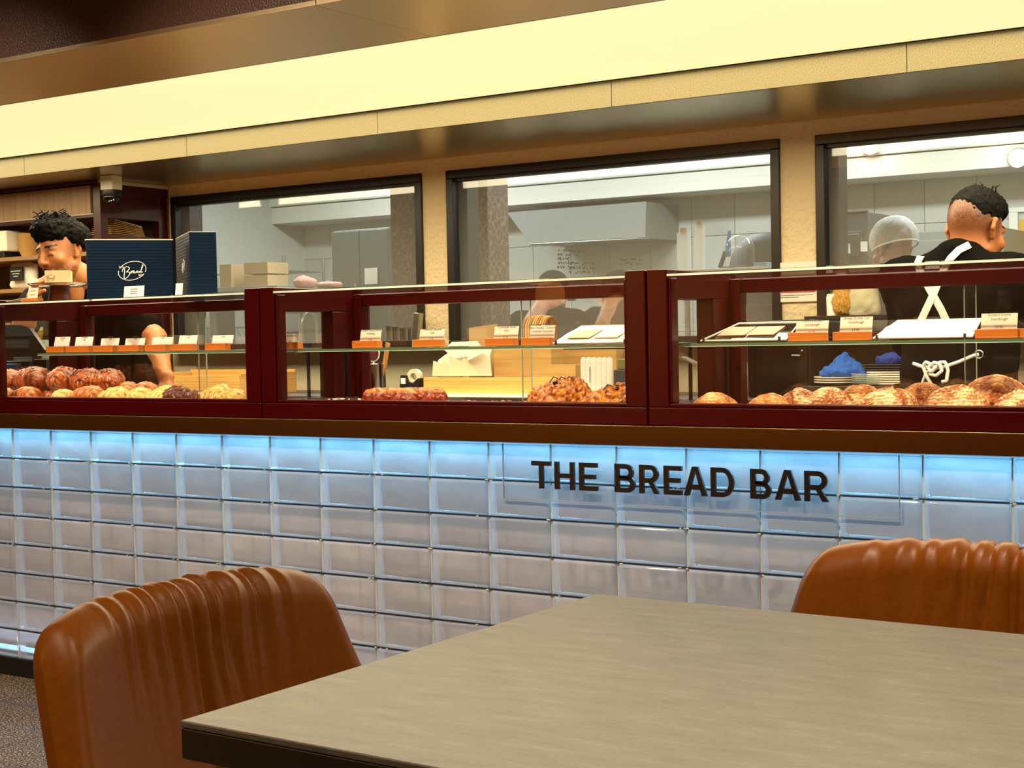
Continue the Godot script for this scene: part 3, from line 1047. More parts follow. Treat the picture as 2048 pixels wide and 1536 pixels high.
	part("stand_legs", MB.new().bb(-0.33, -0.29, 0, cy - 0.03, -0.1, 0.1).bb(0.24, 0.28, 0, cy - 0.03, -0.1, 0.1), M.steel_dull, cs)
	for e in [[488.0, 548.0, 535.0, 573.0], [488.0, 522.0, 535.0, 548.0], [440.0, 525.0, 462.0, 573.0]]:
		var a := W(e[0], e[3], -3.85)
		var b := W(e[2], e[1], -3.85)
		carton("cardboard carton on the chrome rack in the kitchen", Vector3((a.x + b.x) / 2, cy + (0.0 if e[3] > 560.0 else W(510, 548, -3.85).y - cy), -3.95), Vector3(b.x - a.x, b.y - a.y - 0.004, 0.2), M.card_dull, "cartons on the kitchen rack")
	var by0 := W(640, 577, -3.6).y
	for e in [[585.0, 548.0, 615.0, 577.0], [626.0, 560.0, 668.0, 577.0]]:
		var a := W(e[0], e[3], -3.6)
		var b := W(e[2], e[1], -3.6)
		var t := thing("flour_sack", "pinkish paper sack lying on the kitchen bench", "sack", Vector3((a.x + b.x) / 2, by0 - 0.002, -3.65), 0, "sacks on the kitchen bench")
		var hx := (b.x - a.x) / 2
		var hy := (b.y - a.y)
		part("bag", blob([[1, Vector3(0, hy * 0.5, 0), Vector3(hx, hy * 0.5, 0.09), 0.0]], 0.014, 0.012, 14.0), M.sack_pink, t)
	var bn := thing("kitchen_bench", "stainless steel bench with paper sacks in the kitchen", "bench", Vector3(W(625, 577, -3.6).x, 0, -3.65))
	var by := W(640, 577, -3.6).y
	part("bench_top", MB.new().bb(-0.3, 0.2, by - 0.03, by - 0.002, -0.16, 0.16, 0.003), M.steel, bn)
	part("splash_panel", MB.new().bb(-0.3, 0.2, by - 0.5, by - 0.03, -0.16, -0.15), M.steel_dull, bn)
	for x in [-0.28, 0.18]:
		for z in [-0.14, 0.14]:
			part("leg", MB.new().tube([Vector3(x, 0, z), Vector3(x, by - 0.03, z)], 0.014, 8), M.steel, bn)
	var st := thing("sheet_trolley", "tubular steel tray trolley with rounded top in the kitchen", "trolley", W(620, 700, -3.2) * Vector3(1, 0, 1))
	for x in [-0.16, 0.16]:
		var y1 := W(620, 622, -3.2).y
		part("hoop", MB.new().tube([Vector3(x, 0.05, -0.25), Vector3(x, y1 - 0.08, -0.25), Vector3(x, y1 - 0.02, -0.22), Vector3(x, y1, -0.15), Vector3(x, y1, 0.15), Vector3(x, y1 - 0.02, 0.22), Vector3(x, y1 - 0.08, 0.25), Vector3(x, 0.05, 0.25)], 0.012, 8), M.steel, st)
	for y in [0.4, 0.6, 0.8, 1.0]:
		part("tray", MB.new().bb(-0.15, 0.15, y, y + 0.012, -0.24, 0.24, 0.003), M.steel_dull, st)
	# tall fridges
	for e in [[668.0, 780.0, 470.0, "with a paper note, beside the stone pillar"]]:
		var a := W(e[0], 600, -3.9)
		var b := W(e[1], 600, -3.9)
		var t := thing("kitchen_fridge", "tall grey-green steel fridge " + e[3], "fridge", Vector3((a.x + b.x) / 2, 0, -4.2))
		var ww := b.x - a.x
		part("body", MB.new().box(Vector3(0, 0.92, 0), Vector3(ww, 1.84, 0.58), 0.006), M.fridge, t)
		part("door", MB.new().box(Vector3(-ww / 4, 0.97, 0.3), Vector3(ww / 2 - 0.006, 1.72, 0.03), 0.004), M.fridge, t)
		part("door", MB.new().box(Vector3(ww / 4, 0.97, 0.3), Vector3(ww / 2 - 0.006, 1.72, 0.03), 0.004), M.fridge, t)
		part("handle", MB.new().tube([Vector3(-0.02, 1.0, 0.335), Vector3(-0.02, 1.5, 0.335)], 0.008, 6), M.steel, t)
		var np := W(742, 552, -3.87) - t.position
		part("paper_note", MB.new().box(np, Vector3(0.1, 0.1, 0.002)), M.paper_dull, t)
	# right-hand window: the dark oven with labels, the door with a yellow panel
	var ov := thing("deck_oven", "dark steel deck oven with white labels in the kitchen", "oven", Vector3(W(1690, 600, -3.9).x, 0, -4.15))
	var ow := W(1748, 500, -3.9).x - W(1652, 500, -3.9).x
	var ot := W(1700, 425, -3.9).y
	part("body", MB.new().box(Vector3(0, ot / 2, 0), Vector3(ow, ot, 0.5), 0.006), M.oven_steel, ov)
	part("top_rail", MB.new().tube([Vector3(-ow / 2, ot + 0.004, 0.25), Vector3(ow / 2, ot + 0.004, 0.25)], 0.006, 6), M.steel, ov)
	for y in [ot - 0.16, ot - 0.38]:
		part("deck_door", MB.new().box(Vector3(0, y, 0.255), Vector3(ow - 0.06, 0.13, 0.012), 0.004), M.oven_steel, ov)
		part("door_handle", MB.new().tube([Vector3(-ow * 0.35, y + 0.045, 0.275), Vector3(ow * 0.35, y + 0.045, 0.275)], 0.006, 6), M.steel, ov)
	for e in [[1694.0, 497.0], [1728.0, 493.0]]:
		part("paper_label", MB.new().box(W(e[0], e[1], -3.885) - ov.position, Vector3(0.035, 0.05, 0.002)), M.paper_white, ov)
	var cb := thing("steel_cupboard", "low grey steel cupboard beside the hairnet worker", "cupboard", Vector3(W(1850, 600, -4.5).x + 0.1, 0, -4.9))
	var ct := W(1830, 455, -4.3).y
	part("body", MB.new().box(Vector3(0, ct / 2, 0), Vector3(0.55, ct, 0.5), 0.006), M.steel_dull, cb)
	part("door", MB.new().box(Vector3(0, ct - 0.2, 0.256), Vector3(0.5, 0.3, 0.012), 0.004), M.steel_dull, cb)
	var dx := W(2018, 400, -5.15).x
	var kd := sroot("door_1")
	part("door_frame", MB.new().bb(dx, dx + 0.05, 0, W(2030, 425, -5.15).y, -5.2, -5.14, 0.004), M.bulkhead_white, kd)
	part("door_frame", MB.new().bb(dx, dx + 0.9, W(2030, 425, -5.15).y, W(2030, 415, -5.15).y, -5.2, -5.14, 0.004), M.bulkhead_white, kd)
	part("door_leaf", MB.new().bb(dx + 0.05, dx + 0.9, 0, W(2030, 425, -5.15).y, -5.19, -5.16), M.kitchen_white, kd)
	part("yellow_panel", MB.new().bb(W(2026, 480, -5.15).x, dx + 0.7, 0.9, W(2035, 440, -5.15).y, -5.16, -5.15), M.yellow, kd)
	# steel shelf just inside the middle window with the glass dome and the blue scraper
	var sx0 := W(1335, 540, -2.85).x
	var sy := W(1480, 538, -2.8).y
	var sf := thing("steel_wall_shelf", "steel shelf inside the middle kitchen window", "shelf", Vector3(sx0, sy, -2.8))
	part("shelf_board", MB.new().bb(0, 0.62, -0.012, 0, -0.16, 0.16, 0.002), M.steel, sf)
	part("bracket", MB.new().bb(0.05, 0.07, -1.38, -0.012, -0.14, -0.12), M.steel_dull, sf)
	part("bracket", MB.new().bb(0.55, 0.57, -1.38, -0.012, -0.14, -0.12), M.steel_dull, sf)
	var gd := thing("glass_dome", "clear glass cake dome on the steel kitchen shelf", "cake dome", Vector3(W(1480, 530, -2.8).x, sy, -2.8))
	part("dome", MB.new().lathe(dome_profile(0.066, 0.155), 28), M.clear_glass, gd)
	part("plate", MB.new().lathe([Vector2(0, 0.0), Vector2(0.05, 0.0), Vector2(0.085, 0.008), Vector2(0.085, 0.011), Vector2(0.05, 0.004), Vector2(0, 0.004)], 24), M.steel, gd)
	var bs := thing("blue_scraper", "bright blue plastic scraper leaning beside the glass dome", "scraper", W(1440, 536, -2.86))
	var tip := W(1462, 462, -2.9) - bs.position
	part("handle", MB.new().tube([Vector3(0, 0, 0), tip * 0.45], [0.012, 0.009], 8), M.black_plastic, bs)
	part("blade", MB.new().prism(PackedVector2Array([Vector2(tip.x * 0.3, tip.y * 0.3), Vector2(tip.x * 0.3 + 0.03, tip.y * 0.3), Vector2(tip.x + 0.005, tip.y), Vector2(tip.x - 0.008, tip.y)]), -0.03, -0.024), M.blue_plastic, bs)
	var eq := thing("stand_mixer_cover", "dark covered machine behind the glass dome", "machine", Vector3(W(1510, 500, -3.1).x, 0, -3.2))
	var et := W(1500, 472, -3.1).y
	part("cover", blob([[1, Vector3(0, et - 0.14, 0), Vector3(0.17, 0.16, 0.12), 0.02], [0, Vector3(0, et - 0.2, 0), Vector3(0, 0.16, 0), 0.15, 0.16, 0.04]], 0.02), M.cover_dark, eq)
	var bk := thing("blue_carton", "small pale blue carton by the kitchen window frame", "carton", Vector3(W(1527, 530, -2.8).x, sy, -2.8))
	part("carton", MB.new().box(Vector3(0, 0.012, 0), Vector3(0.06, 0.024, 0.08), 0.002), M.blue_pale, bk)
	for e in [[1368.0, 445.0, 0.032], [1400.0, 430.0, 0.026]]:
		var t := thing("film_roll", "upright roll of clear cling film on the steel shelf", "roll", Vector3(W(e[0], 530, -2.85).x, sy, -2.85), 0, "film rolls")
		var hh := W(e[0], e[1] + 20, -2.85).y - sy
		part("roll", MB.new().lathe([Vector2(0, hh), Vector2(e[2], hh), Vector2(e[2], 0), Vector2(0, 0)], 20), M.film, t)
		part("core", MB.new().lathe([Vector2(0.012, hh + 0.02), Vector2(0.015, hh + 0.02), Vector2(0.015, hh - 0.01)], 12), M.card_dull, t)

func dome_profile(r: float, h: float) -> Array:
	var a := [Vector2(r, 0.006), Vector2(r, h - r)]
	for k in 8:
		var w := PI / 2 * (k + 1) / 8
		a.append(Vector2(cos(w) * r, h - r + sin(w) * r))
	return a

func carton(label: String, at: Vector3, s: Vector3, m: Material, group := "", turn := 0.0) -> Node3D:
	var t := thing("cardboard_carton", label, "carton", at, turn, group)
	part("body", MB.new().box(Vector3(0, s.y / 2, 0), s, 0.002), m, t)
	part("lid_flap", MB.new().box(Vector3(-s.x / 4, s.y + 0.001, 0), Vector3(s.x / 2 - 0.002, 0.002, s.z)), m, t)
	part("lid_flap", MB.new().box(Vector3(s.x / 4, s.y + 0.001, 0), Vector3(s.x / 2 - 0.002, 0.002, s.z)), m, t)
	return t

# ---------------------------------------------------------------- staff side: shelving, back counter and what stands on it
func build_staff_side() -> void:
	# shelving unit on the left
	var xr := -1.7
	var zf := -1.92
	var u := thing("shelving_unit", "dark red wooden shelving unit with a pale wood cupboard door", "shelving", Vector3(xr, 0, -2.4))
	var zz := 0.48
	var sy1 := 1.638
	var sy2 := 1.464
	part("back_panel", MB.new().bb(-2.4, 0, 0, 2.003, 0.002, 0.014), M.shelf_back, u)
	part("top_board", MB.new().bb(-2.4, 0, 1.985, 2.003, 0.014, zz, 0.002), M.lacquer_wood, u)
	part("corner_post", MB.new().bb(-0.055, 0, 0.05, 1.985, zz - 0.05, zz, 0.003), M.lacquer_wood, u)
	part("rear_post", MB.new().bb(-0.05, 0, 0.05, 1.985, 0.014, 0.075, 0.003), M.lacquer_wood, u)
	var oy := WX(272, 440, xr).y
	part("side_panel", MB.new().bb(-0.022, -0.002, oy, 1.985, 0.075, zz - 0.05, 0.002), M.lacquer_wood, u)
	var ky := WX(262, 476, -1.8).y
	part("side_shelf", MB.new().bb(-0.3, -0.002, ky - 0.02, ky, 0.014, zz - 0.05, 0.002), M.lacquer_wood, u)
	part("cupboard_door", MB.new().bb(-1.1, -0.075, 1.832, 1.98, zz - 0.02, zz, 0.003), M.oak_door, u)
	part("cupboard_door", MB.new().bb(-2.2, -1.106, 1.832, 1.98, zz - 0.02, zz, 0.003), M.oak_door, u)
	part("cupboard_floor", MB.new().bb(-2.35, -0.055, 1.812, 1.83, 0.014, zz - 0.002, 0.002), M.lacquer_wood, u)
	part("light_lip", MB.new().bb(-2.35, -0.055, 1.8285, 1.8325, zz - 0.004, zz + 0.002), M.pale_trim, u)
	for y in [sy1, sy2, 1.28, 0.9, 0.5]:
		part("shelf", MB.new().bb(-2.35, -0.055, y - 0.022, y, 0.014, zz - 0.01, 0.002), M.shelf_oak, u)
	# stack of folded kraft trays in the side opening
	for k in 9:
		var t := thing("kraft_tray", "folded kraft paper tray in the slanted stack on the side shelf", "tray", Vector3(-1.84, ky + 0.001 + k * 0.0075, -2.16), PI / 2, "kraft trays")
		part("tray", MB.new().at(Vector3.ZERO, Vector3(0, 0, -0.02 * k)).box(Vector3(0, 0.004 + k * 0.0012, 0), Vector3(0.24 - k * 0.006, 0.005, 0.16), 0.002), M.kraft if k < 8 else M.paper_cream, t)
	# upper shelf: paper liners, kraft bowls; lower shelf: white bag with a black label
	var zi := -2.05
	var p := W(14, 490, zi)
	var pl := thing("paper_liner_stack", "big curved stack of white paper on the upper shelf", "paper", Vector3(p.x, sy1, zi))
	part("sheets", MB.new().bb(-0.16, 0.12, 0.035, 0.15, -0.1, 0.1, 0.012), M.paper_bright, pl)
	part("dark_tray", MB.new().bb(-0.15, 0.10, 0.0, 0.034, -0.1, 0.1, 0.006), M.black_plastic, pl)
	p = W(62, 505, zi)
	for k in 5:
		var t := thing("kraft_bowl", "ribbed kraft paper bowl in the stack behind the leaning server", "bowl", Vector3(p.x, sy1 + k * 0.02, zi), 0, "stacked kraft bowls")
		part("bowl", MB.new().lathe([Vector2(0, 0.003), Vector2(0.045, 0.003), Vector2(0.066, 0.05), Vector2(0.069, 0.05), Vector2(0.047, 0.0), Vector2(0, 0.0)], 22), M.kraft, t)
	p = W(50, 572, zi)
	var wb := thing("white_coffee_bag", "white paper bag with a black label on the lower shelf", "bag", Vector3(p.x, sy2, zi))
	part("bag", blob([[1, Vector3(0, 0.085, 0), Vector3(0.105, 0.08, 0.045), 0.03], [0, Vector3(-0.09, 0.03, 0), Vector3(0.09, 0.03, 0), 0.026, 0.026, 0.01], [0, Vector3(-0.1, 0.135, 0), Vector3(0.1, 0.13, 0), 0.012, 0.012, 0.02]], 0.011, 0.003, 18.0), M.paper_bright, wb)
	part("label", MB.new().box(Vector3(0.005, 0.085, 0.056), Vector3(0.105, 0.075, 0.014), 0.002), M.label_black, wb)
	for k in 3:
		part("label_line", MB.new().box(Vector3(0.005, 0.1 - k * 0.014, 0.0635), Vector3(0.08 - 0.02 * k, 0.004, 0.001)), M.paper_dull, wb)
	# camera under the soffit
	p = W(222, 352, -1.85)
	var cc := thing("security_camera", "white security camera with a black dome under the soffit", "camera", Vector3(p.x, 2.005, -1.85))
	part("mount", MB.new().bb(-0.044, 0.044, -0.075, 0, -0.035, 0.035, 0.006), M.plastic_white, cc)
	part("collar", MB.new().at(Vector3(0, -0.075, 0)).lathe([Vector2(0, 0), Vector2(0.048, 0), Vector2(0.05, -0.02), Vector2(0.046, -0.03), Vector2(0, -0.03)], 24), M.black_plastic, cc)
	part("dome", MB.new().ball(Vector3(0, -0.11, 0), Vector3(0.043, 0.035, 0.043)), M.black_gloss, cc)
	for k in 4:
		var a := -0.7 + k * 0.46
		part("diode", MB.new().ball(Vector3(0.022 * sin(a * 1.6) + 0.022, -0.132 + 0.004 * absf(k - 1.5), 0.032 - 0.006 * absf(k - 1.5)), Vector3.ONE * 0.004, 6, 8), M.paper_white, cc)
	var cn := sroot("trim_cable_duct")
	part("duct", MB.new().bb(-1.715, -1.69, 1.985, 2.004, -2.39, -1.92, 0.003), M.pale_trim, cn)
	# back counter
	var c := thing("back_counter", "dark back counter along the wall under the kitchen windows", "counter", Vector3(1.2, 0, -2.1))
	part("worktop", MB.new().bb(-2.9, 2.8, 0.86, 0.9, -0.29, 0.3, 0.004), M.back_top, c)
	for k in 5:
		var x := -2.9 + 1.14 * k
		part("cabinet", MB.new().bb(x + 0.002, x + 1.138, 0.08, 0.86, -0.29, 0.28, 0.003), M.lacquer, c)
		part("cabinet_door", MB.new().bb(x + 0.01, x + 0.565, 0.1, 0.84, 0.28, 0.298, 0.003), M.lacquer, c)
		part("cabinet_door", MB.new().bb(x + 0.573, x + 1.13, 0.1, 0.84, 0.28, 0.298, 0.003), M.lacquer, c)
	var Y := 0.9
	# sockets
	p = W(373, 748, -2.386)
	var so := thing("double_socket", "white double wall socket above the back counter", "socket", Vector3(p.x, p.y, -2.388))
	part("plate", MB.new().box(Vector3(0, 0, 0.005), Vector3(0.165, 0.09, 0.01), 0.003), M.plastic_white, so)
	for s in [-1.0, 1.0]:
		part("switch", MB.new().box(Vector3(s * 0.045, 0.025, 0.0115), Vector3(0.012, 0.018, 0.004), 0.001), M.plastic_white, so)
		part("pin_hole", MB.new().box(Vector3(s * 0.045, -0.005, 0.0102), Vector3(0.004, 0.01, 0.001)), M.dark_gap, so)
		part("pin_hole", MB.new().box(Vector3(s * 0.045 - 0.012, -0.024, 0.0102), Vector3(0.009, 0.004, 0.001)), M.dark_gap, so)
		part("pin_hole", MB.new().box(Vector3(s * 0.045 + 0.012, -0.024, 0.0102), Vector3(0.009, 0.004, 0.001)), M.dark_gap, so)
	p = W(1643.5, 741, -2.386)
	so = thing("single_socket", "white single wall socket with a black plug", "socket", Vector3(p.x, p.y, -2.388))
	part("plate", MB.new().box(Vector3(0, 0, 0.005), Vector3(0.086, 0.086, 0.01), 0.003), M.plastic_white, so)
	part("switch", MB.new().box(Vector3(0.018, 0.022, 0.0115), Vector3(0.012, 0.018, 0.004), 0.001), M.plastic_white, so)
	part("plug", MB.new().box(Vector3(-0.005, -0.018, 0.03), Vector3(0.052, 0.052, 0.045), 0.014), M.black_plastic, so)
	# pale wooden tray by the double socket
	var a := W(352, 780, -1.95)
	var b := W(492, 780, -1.95)
	var t := thing("wooden_tray", "pale wooden tray on the back counter below the double socket", "tray", Vector3((a.x + b.x) / 2, Y, -1.98))
	part("floor_board", MB.new().box(Vector3(0, 0.006, 0), Vector3(0.72, 0.012, 0.4), 0.002), M.pine, t)
	part("side_board", MB.new().box(Vector3(0, 0.05, 0.195), Vector3(0.72, 0.085, 0.012), 0.002), M.pine, t)
	part("side_board", MB.new().box(Vector3(0, 0.06, -0.195), Vector3(0.72, 0.105, 0.012), 0.002), M.pine, t)
	part("side_board", MB.new().box(Vector3(-0.354, 0.055, 0), Vector3(0.012, 0.095, 0.378), 0.002), M.pine, t)
	part("side_board", MB.new().box(Vector3(0.354, 0.055, 0), Vector3(0.012, 0.095, 0.378), 0.002), M.pine, t)
	# steel canister with a scoop and a maroon paddle
	var z := -1.9
	p = W(752, 760, z)
	var ct := W(752, 727, z).y
	t = thing("steel_canister", "shiny steel canister on the back counter", "canister", Vector3(p.x, Y, z))
	part("can", MB.new().lathe([Vector2(0, 0), Vector2(0.043, 0), Vector2(0.045, 0.004), Vector2(0.045, ct - Y - 0.004), Vector2(0.047, ct - Y - 0.002), Vector2(0.046, ct - Y), Vector2(0.042, ct - Y), Vector2(0.042, 0.006), Vector2(0, 0.006)], 28), M.chrome, t)
	var wp := thing("wooden_spatula", "wooden spatula standing in the steel canister", "spatula", Vector3(p.x + 0.02, Y + 0.008, z))
	var tp := W(778, 681, z) - wp.position
	part("handle", MB.new().tube([Vector3.ZERO, tp * 0.55], 0.006, 8), M.wood_tool, wp)
	part("blade", MB.new().at(tp * 0.5, Vector3(0, 0, -0.22)).box(Vector3(0.0, tp.y * 0.22, 0), Vector3(0.026, tp.y * 0.5, 0.006), 0.003), M.wood_tool, wp)
	var md := thing("maroon_paddle", "round maroon paddle standing in the steel canister", "paddle", Vector3(p.x - 0.012, Y + 0.008, z))
	var mp := W(747, 707, z) - md.position
	part("stem", MB.new().tube([Vector3.ZERO, mp * 0.8], 0.004, 6), M.paper_white, md)
	part("disc", MB.new().at(mp, Vector3(PI / 2, 0, 0)).lathe([Vector2(0, 0.004), Vector2(0.037, 0.004), Vector2(0.037, 0), Vector2(0, 0)], 24), M.paper_white, md)
	part("face", MB.new().at(mp + Vector3(0, 0, 0.0045), Vector3(PI / 2, 0, 0)).lathe([Vector2(0, 0.001), Vector2(0.033, 0.001), Vector2(0.033, 0), Vector2(0, 0)], 24), M.maroon, md)
	# tape dispenser
	p = W(826, 778, z)
	t = thing("tape_dispenser", "black tape dispenser with a white sticker", "tape dispenser", Vector3(p.x, Y, z))
	var oy2 := W(826, 750, z).y - Y
	part("body", MB.new().prism(PackedVector2Array([Vector2(-0.055, 0), Vector2(0.055, 0), Vector2(0.05, oy2 * 0.85), Vector2(0.02, oy2 * 0.6), Vector2(-0.01, oy2 * 0.7), Vector2(-0.02, oy2), Vector2(-0.045, oy2)]), -0.03, 0.03), M.black_plastic, t)
	part("sticker", MB.new().box(Vector3(-0.03, oy2 * 0.72, 0.031), Vector3(0.025, 0.025, 0.001)), M.paper_white, t)
	part("tape_roll", MB.new().at(Vector3(0.012, oy2 * 0.9, 0), Vector3(PI / 2, 0, 0)).lathe([Vector2(0.018, 0.012), Vector2(0.036, 0.012), Vector2(0.036, -0.012), Vector2(0.018, -0.012), Vector2(0.018, 0.012)], 22), M.tape, t)
	# long pine box, papers and cartons on it
	z = -1.86
	a = W(847, 779, z)
	b = W(1150, 772, z)
	t = thing("pine_box", "long low pine box full of paper bags on the back counter", "box", Vector3((a.x + b.x) / 2, Y, z - 0.15))
	var bw := b.x - a.x
	var bh := W(1000, 755, z).y - Y
	part("front_board", MB.new().bb(-bw / 2, bw / 2, 0, bh, 0.138, 0.15, 0.002), M.pine, t)
	part("rear_board", MB.new().bb(-bw / 2, bw / 2, 0, bh, -0.15, -0.138, 0.002), M.pine, t)
	part("end_board", MB.new().bb(-bw / 2, -bw / 2 + 0.012, 0, bh, -0.138, 0.138, 0.002), M.pine, t)
	part("end_board", MB.new().bb(bw / 2 - 0.012, bw / 2, 0, bh, -0.138, 0.138, 0.002), M.pine, t)
	part("floor_board", MB.new().bb(-bw / 2 + 0.012, bw / 2 - 0.012, 0, bh - 0.03, -0.138, 0.138), M.pine, t)
	part("base_strip", MB.new().bb(-bw / 2 - 0.01, bw / 2 + 0.3, -0.0, 0.012, 0.152, 0.2), M.paper_white, t)
	var shelf_y := Y + bh - 0.03
	# white paper bags: fanned folded sheets
	var zb := z - 0.12
	var fan := [[[872, 752], [878, 720], [905, 700], [960, 694], [980, 705], [985, 752]], [[866, 752], [868, 722], [888, 729], [886, 721], [905, 735], [940, 752]], [[890, 700], [905, 684], [955, 682], [965, 697], [945, 712], [910, 716]], [[905, 716], [922, 722], [930, 716], [955, 745], [960, 752], [900, 752]], [[935, 722], [968, 706], [980, 714], [984, 700], [972, 694], [940, 698]]]
	for k in fan.size():
		var f := thing("paper_bag", "white folded paper bag in the loose pile on the pine box", "paper bag", Vector3(W(925, 752, zb).x, shelf_y, zb + 0.022 * k), 0, "loose paper bags")
		var o := PackedVector2Array()
		for q in fan[k]:
			var w := W(q[0], q[1], zb + 0.022 * k) - f.position
			o.append(Vector2(w.x, maxf(0.0, w.y) if k < 2 or k == 3 else w.y))
		part("sheet", MB.new().prism(o, 0.0, 0.006), M.paper_cream if k % 2 else M.paper_bright, f)
	var nt := 0
	for e in [[988.0, 1102.0, 697.0, 0.0, "tall kraft carton standing on the pine box"], [1102.0, 1232.0, 700.0, -0.20, "wide kraft carton at the end of the pine box"], [1057.0, 1146.0, 731.0, 0.09, "low kraft carton in front of the taller cartons"]]:
		var q := W(e[0], 752, z - 0.1 + e[3])
		var r := W(e[1], e[2], z - 0.1 + e[3])
		carton(e[4], Vector3((q.x + r.x) / 2, shelf_y if e[1] < 1180.0 else Y, z - 0.15 + e[3]), Vector3(r.x - q.x, r.y - (shelf_y if e[1] < 1180.0 else Y), 0.1 if nt < 2 else 0.06), M.card, "kraft cartons on the back counter")
		nt += 1
	# the kraft card and wooden rings above
	p = W(968, 680, z - 0.2)
	var kc := thing("kraft_sheet", "upright kraft card sheet behind the paper bags", "card", Vector3(p.x, shelf_y, z - 0.2))
	part("sheet", MB.new().prism(PackedVector2Array([Vector2(-0.08, 0), Vector2(0.075, 0), Vector2(0.075, W(968, 648, z - 0.2).y - shelf_y), Vector2(-0.075, W(968, 655, z - 0.2).y - shelf_y)]), 0, 0.006), M.card_dull, kc)
	for k in 10:
		var u2 := 1036.0 + k * 4.6
		var ta := W(u2, 629 + absf(k - 5) * 0.6, z - 0.06)
		var hp := thing("bamboo_handle", "arched bamboo bag handle standing in the row on the kraft carton", "handle", Vector3(ta.x, W(1040, 697, z - 0.06).y, z - 0.15), 0.0, "bamboo handles")
		var hh := ta.y - hp.position.y
		var ap := []
		for i in 13:
			var w := PI * i / 12.0
			ap.append(Vector3(0.004 * sin(w), hh - 0.05 + sin(w) * 0.045, cos(w) * 0.05 * 0.95))
		ap.insert(0, Vector3(0, 0, 0.05))
		ap.append(Vector3(0, 0, -0.05))
		part("arch", MB.new().tube(ap, 0.0042, 6), M.bamboo if k % 3 else M.wood_tool, hp)
	# clear cups in sleeves
	for k in 6:
		var u2 := 1173.0 + k * 10.4
		var q := W(u2, 752, z - 0.02)
		t = thing("cup_sleeve", "sleeve of clear plastic cups in front of the wide kraft carton", "cups", Vector3(q.x, Y, z + 0.0), 0, "sleeves of plastic cups")
		part("cups", MB.new().lathe([Vector2(0, 0), Vector2(0.012, 0), Vector2(0.014, W(u2, 722, z).y - Y), Vector2(0.010, W(u2, 715, z).y - Y), Vector2(0, W(u2, 714, z).y - Y)], 12), M.film, t)
	p = W(1243, 752, z + 0.06)
	t = thing("blue_packet", "dark blue packet with a green top beside the case post", "packet", Vector3(p.x + 0.02, Y, z + 0.06))
	part("packet", MB.new().bb(-0.04, 0.06, 0, W(1240, 738, z).y - Y, -0.03, 0.03, 0.004), M.navy_packet, t)
	part("green_band", MB.new().bb(-0.02, 0.06, W(1240, 738, z).y - Y, W(1240, 717, z).y - Y, -0.03, 0.03, 0.004), M.olive, t)
	# on the window ledge: black tray with steel pots
	var Lz := -2.36
	var ledge := thing("window_ledge", "narrow dark ledge under the kitchen windows", "ledge", Vector3(1.0, 1.1, -2.33))
	part("board", MB.new().bb(-2.65, 2.6, 0.0, 0.014, -0.055, 0.07, 0.002), M.frame_black, ledge)
	var ly := 1.114
	p = W(810, 690, -2.32)
	t = thing("black_caddy", "black tray of steel pots on the window ledge", "caddy", Vector3(p.x, ly, -2.32))
	part("tray", MB.new().bb(-0.11, 0.1, 0, 0.03, -0.05, 0.05, 0.003), M.black_plastic, t)
	for e in [[-0.075, 0.10], [-0.03, 0.095], [0.015, 0.09]]:
		part("pot", MB.new().at(Vector3(e[0], 0.03, 0.01)).lathe([Vector2(0, 0), Vector2(0.022, 0), Vector2(0.026, e[1] - 0.03), Vector2(0.023, e[1] - 0.03), Vector2(0, 0.004)], 18), M.steel, t)
	part("upright", MB.new().at(Vector3(0.07, 0.03, 0), Vector3(0, 0, -0.12)).bb(-0.016, 0.016, 0, 0.13, -0.02, 0.02, 0.004), M.steel, t)
	# framed certificate on the wall between the windows
	p = W(1593, 604, -2.385)
	var ps := W(1593, 524, -2.385)
	t = thing("wall_notice", "white framed notice with a red band on the stucco pier", "notice", Vector3(p.x, p.y, -2.399))
	var ph := ps.y - p.y
	var pw := W(1640, 560, -2.385).x - W(1547, 560, -2.385).x
	part("board", MB.new().bb(-pw / 2, pw / 2, 0, ph, 0.0, 0.012, 0.002), M.paper_white, t)
	part("red_band", MB.new().bb(-pw / 2 + 0.018, pw / 2 - 0.018, 0.038, 0.062, 0.0122, 0.0128), M.red_print, t)
	part("green_band", MB.new().bb(-pw / 2 + 0.018, pw / 2 - 0.018, 0.063, ph - 0.05, 0.0122, 0.0128), M.green_print, t)
	part("text_line", MB.new().bb(-pw / 2 + 0.02, pw / 2 - 0.03, 0.027, 0.029, 0.0122, 0.0128), M.ink, t)
	part("text_line", MB.new().bb(-pw / 2 + 0.02, 0.01, 0.019, 0.021, 0.0122, 0.0128), M.ink, t)
	# bags on the dark shelf right of the pier
	z = -2.2
	var sy := W(1700, 631, z).y
	var ds := thing("dark_wall_shelf", "dark shelf with bags right of the stucco pier", "shelf", Vector3(W(1740, 631, z).x, sy, z))
	part("board", MB.new().bb(-0.22, 0.9, -0.018, 0, -0.16, 0.12, 0.002), M.black_plastic, ds)
	part("end_panel", MB.new().bb(-0.22, -0.2, -0.27, -0.018, -0.16, 0.1, 0.002), M.black_plastic, ds)
	p = W(1688, 630, z)
	t = thing("oat_bag", "clear bag of golden oats tied at the top", "bag", Vector3(p.x, sy, z + 0.02))
	part("oats", blob([[1, Vector3(0, 0.045, 0), Vector3(0.048, 0.052, 0.04), 0.02], [1, Vector3(0.004, 0.1, 0), Vector3(0.03, 0.034, 0.022), 0.03]], 0.008, 0.008, 40.0), M.oats, t)
	part("tied_neck", blob([[0, Vector3(0.004, 0.11, 0), Vector3(0.0, 0.155, 0), 0.012, 0.02, 0.0]], 0.007, 0.01, 40.0), M.film, t)
	t = thing("glass_jar", "slim white paper-wrapped jar beside the oat bag", "jar", Vector3(W(1670, 630, z).x, sy, z + 0.03))
